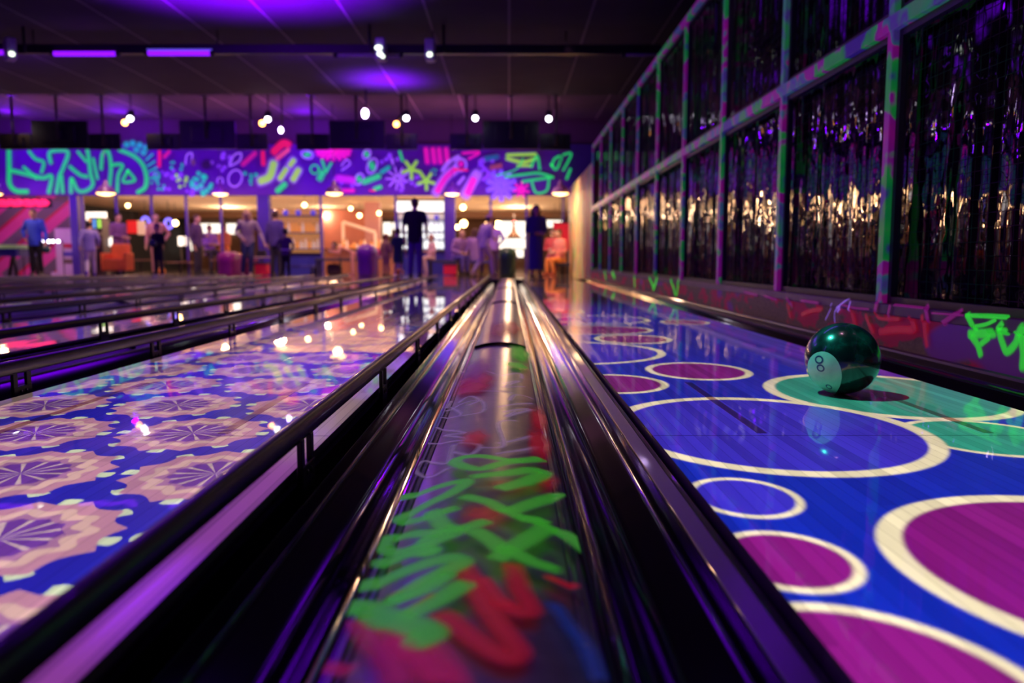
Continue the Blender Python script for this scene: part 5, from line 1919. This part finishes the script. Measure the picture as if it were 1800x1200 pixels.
    link('hair', fuse(c_, 'hair', HAIRS[hair], 0.012), t)
    if cap:
        c_ = MB()
        c_.ball(H(0, -0.05, 0.42), HR * 1.02, n=12, sc=(0.92, 1.0, 0.85))
        capsule(c_, [H(-0.3, 0.9, 0.45), H(0.3, 0.9, 0.45)], [HR * 0.3, HR * 0.3])
        link('cap', fuse(c_, 'cap', mat('cap_violet', cap, 0.7), 0.012), t)
    return t, ARM, T


DOWN = ((0.25, 0.03, 0.19), (0.27, -0.07, -0.06))
HIP = ((0.33, 0.08, 0.26), (0.20, -0.08, 0.06))
FOLD = ((0.24, 0.0, 0.22), (0.02, -0.24, 0.17))
HOLD = ((0.25, -0.02, 0.22), (0.10, -0.26, 0.22))
BLACK_, DARK_ = (0.015, 0.015, 0.02), (0.035, 0.03, 0.05)


def held_ball(t, loc, m, lab, r=0.108):
    M = t.matrix_basis if False else Matrix.Translation(t.location) @ Matrix.Rotation(t.rotation_euler.z, 4, 'Z')
    p = M @ Vector(loc)
    o = link('bowling_ball', MB().ball((0, 0, 0), r, n=16).mesh('bowling_ball', [m]), None, p)
    tag(o, lab, 'bowling ball')


M_BALLT = mat('ball_teal_dark', (0.012, 0.05, 0.07), 0.12, coat=0.6)
# man in the blue shirt, standing before the striped wall with a ball in one lowered hand
t, A, T = person('man in bright blue shirt and black trousers before the pink striped wall', 70, 21.4, 1.76, 8, ((0.04, 0.09, 0.95), BLACK_, BLACK_), 'brown', arms=(HIP, ((0.27, 0.0, 0.20), (0.30, -0.12, -0.03))))
held_ball(t, A[1][2] + Vector((0.02, -0.02, -0.19)), M_BALLT, 'dark teal bowling ball held low by the man in bright blue')
person('child in lilac top and pale trousers walking past the orange armchair', 164, 20.3, 1.40, 205, ((0.36, 0.30, 0.72), (0.66, 0.60, 0.72), (0.2, 0.1, 0.6)), 'dark', pose='walk', arms=(((0.27, 0.05, 0.24), (0.24, -0.16, 0.10)), ((0.27, 0.10, 0.22), (0.27, 0.14, 0.0))), lean=0.12)
person('person in dusky purple shirt with dark hair standing behind the orange armchair', 215, 22.3, 1.70, 60, ((0.22, 0.09, 0.28), DARK_, BLACK_), 'dark', arms=(FOLD, DOWN))
person('pink-faced man in salmon shirt standing behind the child in black', 281, 22.3, 1.70, 20, ((0.60, 0.28, 0.30), (0.5, 0.25, 0.22), BLACK_), 'brown', arms=(DOWN, HIP))
t, A, T = person('small child in black clothes holding a ball at the chest', 283, 19.3, 1.25, -10, (BLACK_, BLACK_, (0.5, 0.45, 0.5)), 'dark', arms=(HOLD, HOLD))
held_ball(t, T(0.0, 0.27, 0.22), M_BALLT, 'dark teal bowling ball held at the chest of the child in black', 0.10)
person('man in dark plum shirt seen in profile before the bar windows', 351, 22.3, 1.66, 80, ((0.10, 0.05, 0.16), DARK_, BLACK_), 'brown', arms=(DOWN, HOLD))
for x_, hh, cl, lab in ((373, 1.62, ((0.42, 0.22, 0.70), DARK_, BLACK_), 'seated guest in lilac top beside the dark round table'), (399, 1.74, ((0.85, 0.34, 0.10), (0.4, 0.15, 0.1), BLACK_), 'seated guest in orange top behind the magenta ball return')):
    X = px(x_, 0, 23.9 if x_ == 373 else 24.6)[0]
    s_ = thing('stool', 'dark round stool under the ' + ('guest in lilac' if x_ == 373 else 'guest in orange'), 'stool', (X, 23.9 if x_ == 373 else 24.6, 0), group='stools in the bar')
    obj('stool_seat', MB().lathe([(0.19, 0.50), (0.20, 0.53), (0.19, 0.56)], 20), M_WOODD, s_)
    obj('stool_leg', MB().tube([(0, 0, 0.03), (0, 0, 0.50)], 0.03, 8), M_POLE, s_)
    obj('stool_foot', MB().lathe([(0.2, 0), (0.2, 0.02), (0.03, 0.04)], 16), M_POLE, s_)
    person(lab, x_, 23.9 if x_ == 373 else 24.6, hh, 40 if x_ == 373 else -30, cl, 'brown', pose='sit', arms=(HOLD, HOLD), seat=0.57)
person('long-haired blond woman in pale grey sweater and dark jeans, stooping a little', 440, 20.7, 1.70, 15, ((0.46, 0.36, 0.42), (0.04, 0.05, 0.14), (0.6, 0.4, 0.35)), 'blond', True, arms=(((0.30, 0.02, 0.26), (0.12, -0.22, 0.10)), ((0.32, 0.0, 0.22), (0.42, -0.18, -0.02))), lean=0.12, legs=(((0.11, 0.06, 0.49), (0.16, -0.05, 0.085)), ((0.07, 0.12, 0.49), (0.04, 0.02, 0.085))))
person('man in dark violet shirt seen from behind near the bar counter', 488, 21.5, 1.73, 165, ((0.10, 0.06, 0.34), DARK_, BLACK_), 'brown')
t, A, T = person('small child in dark top with pale stripe seen from behind', 505, 19.6, 1.15, 178, ((0.09, 0.04, 0.16), BLACK_, BLACK_), 'dark', arms=(HIP, HIP))
st_ = MB()
p_ = T(0, 0, 0.10)
loft(st_, [(p_.x, p_.y, p_.z - 0.02, 0.122, 0.092), (p_.x, p_.y, p_.z + 0.02, 0.122, 0.092)])
o = obj('shirt_stripe', st_, mat('stripe_pale', (0.6, 0.55, 0.8), 0.8), t)
person('child in peach clothes bending over the open dark bench', 622, 21.35, 1.18, -80, ((0.85, 0.40, 0.30), (0.85, 0.42, 0.30), (0.7, 0.3, 0.25)), 'brown', lean=1.15, arms=(((0.20, -0.20, 0.55), (0.16, -0.25, 0.78)), ((0.22, -0.22, 0.45), (0.2, -0.30, 0.7))))
person('red-haired child in tan clothes beside the child in green', 680, 20.1, 1.04, 150, ((0.42, 0.22, 0.14), (0.38, 0.2, 0.16), BLACK_), 'red')
person('small child in dark green dress and white shoes seen from behind', 701, 19.2, 1.14, 175, ((0.03, 0.11, 0.08), (0.03, 0.11, 0.08), (0.85, 0.85, 0.9)), 'brown', kind='dress', sleeves='short')
person('tall man in black T-shirt and grey-blue jeans with his back turned', 731, 17.9, 1.78, 172, (BLACK_, (0.12, 0.11, 0.26), DARK_), 'brown', arms=(((0.27, 0.05, 0.24), (0.22, -0.14, 0.06)), ((0.26, 0.02, 0.2), (0.26, -0.1, -0.03))), sleeves='short')
person('red-haired child in white top sitting on a dark bench', 760, 21.75, 1.20, -50, ((0.8, 0.5, 0.5), (0.7, 0.5, 0.42), (0.5, 0.3, 0.3)), 'red', pose='sit', arms=(DOWN, HOLD), seat=0.41)
person('person in lilac jacket sitting on the blue bench, leaning forward', 804, 22.15, 1.62, 40, ((0.44, 0.24, 0.62), (0.12, 0.08, 0.4), BLACK_), 'blond', pose='sit', lean=0.35, arms=(HOLD, HOLD), seat=0.40)
person('woman with long brown hair sitting on the blue bench, seen from behind', 836, 22.15, 1.64, 170, ((0.40, 0.22, 0.58), (0.2, 0.1, 0.4), BLACK_), 'brown', True, pose='sit', arms=(DOWN, DOWN), seat=0.40)
person('person in violet cap, pale shirt and pale trousers stepping forward', 851, 20.0, 1.55, 130, ((0.50, 0.30, 0.78), (0.62, 0.45, 0.68), (0.6, 0.4, 0.4)), 'dark', pose='walk', arms=(HOLD, DOWN), lean=0.22, cap=(0.2, 0.06, 0.34))
person('person in lilac shirt and dark trousers behind the dark green ball return', 868, 22.8, 1.52, 190, ((0.45, 0.26, 0.80), (0.08, 0.04, 0.12), BLACK_), 'brown', arms=(HIP, DOWN))
person('woman with long dark hair in long blue dress with folded arms', 942, 18.15, 1.65, 12, ((0.07, 0.08, 0.22), (0.07, 0.08, 0.26), BLACK_), 'dark', True, kind='dress', arms=(FOLD, FOLD))
person('seated person in pink top and orange trousers beside the sprayed wall', 986, 21.35, 1.66, -55, ((0.80, 0.25, 0.22), (0.85, 0.26, 0.06), (0.5, 0.1, 0.05)), 'brown', pose='sit', arms=(HOLD, HOLD), seat=0.33, lean=0.1)
person('second seated person in red top behind the one in orange trousers', 972, 22.1, 1.60, -10, ((0.7, 0.10, 0.12), (0.4, 0.08, 0.2), BLACK_), 'dark', pose='sit', arms=(HOLD, DOWN), seat=0.40)
bench(960, 992, 455, 22.0, 'dark bench under the seated person in red', M_SLATE)
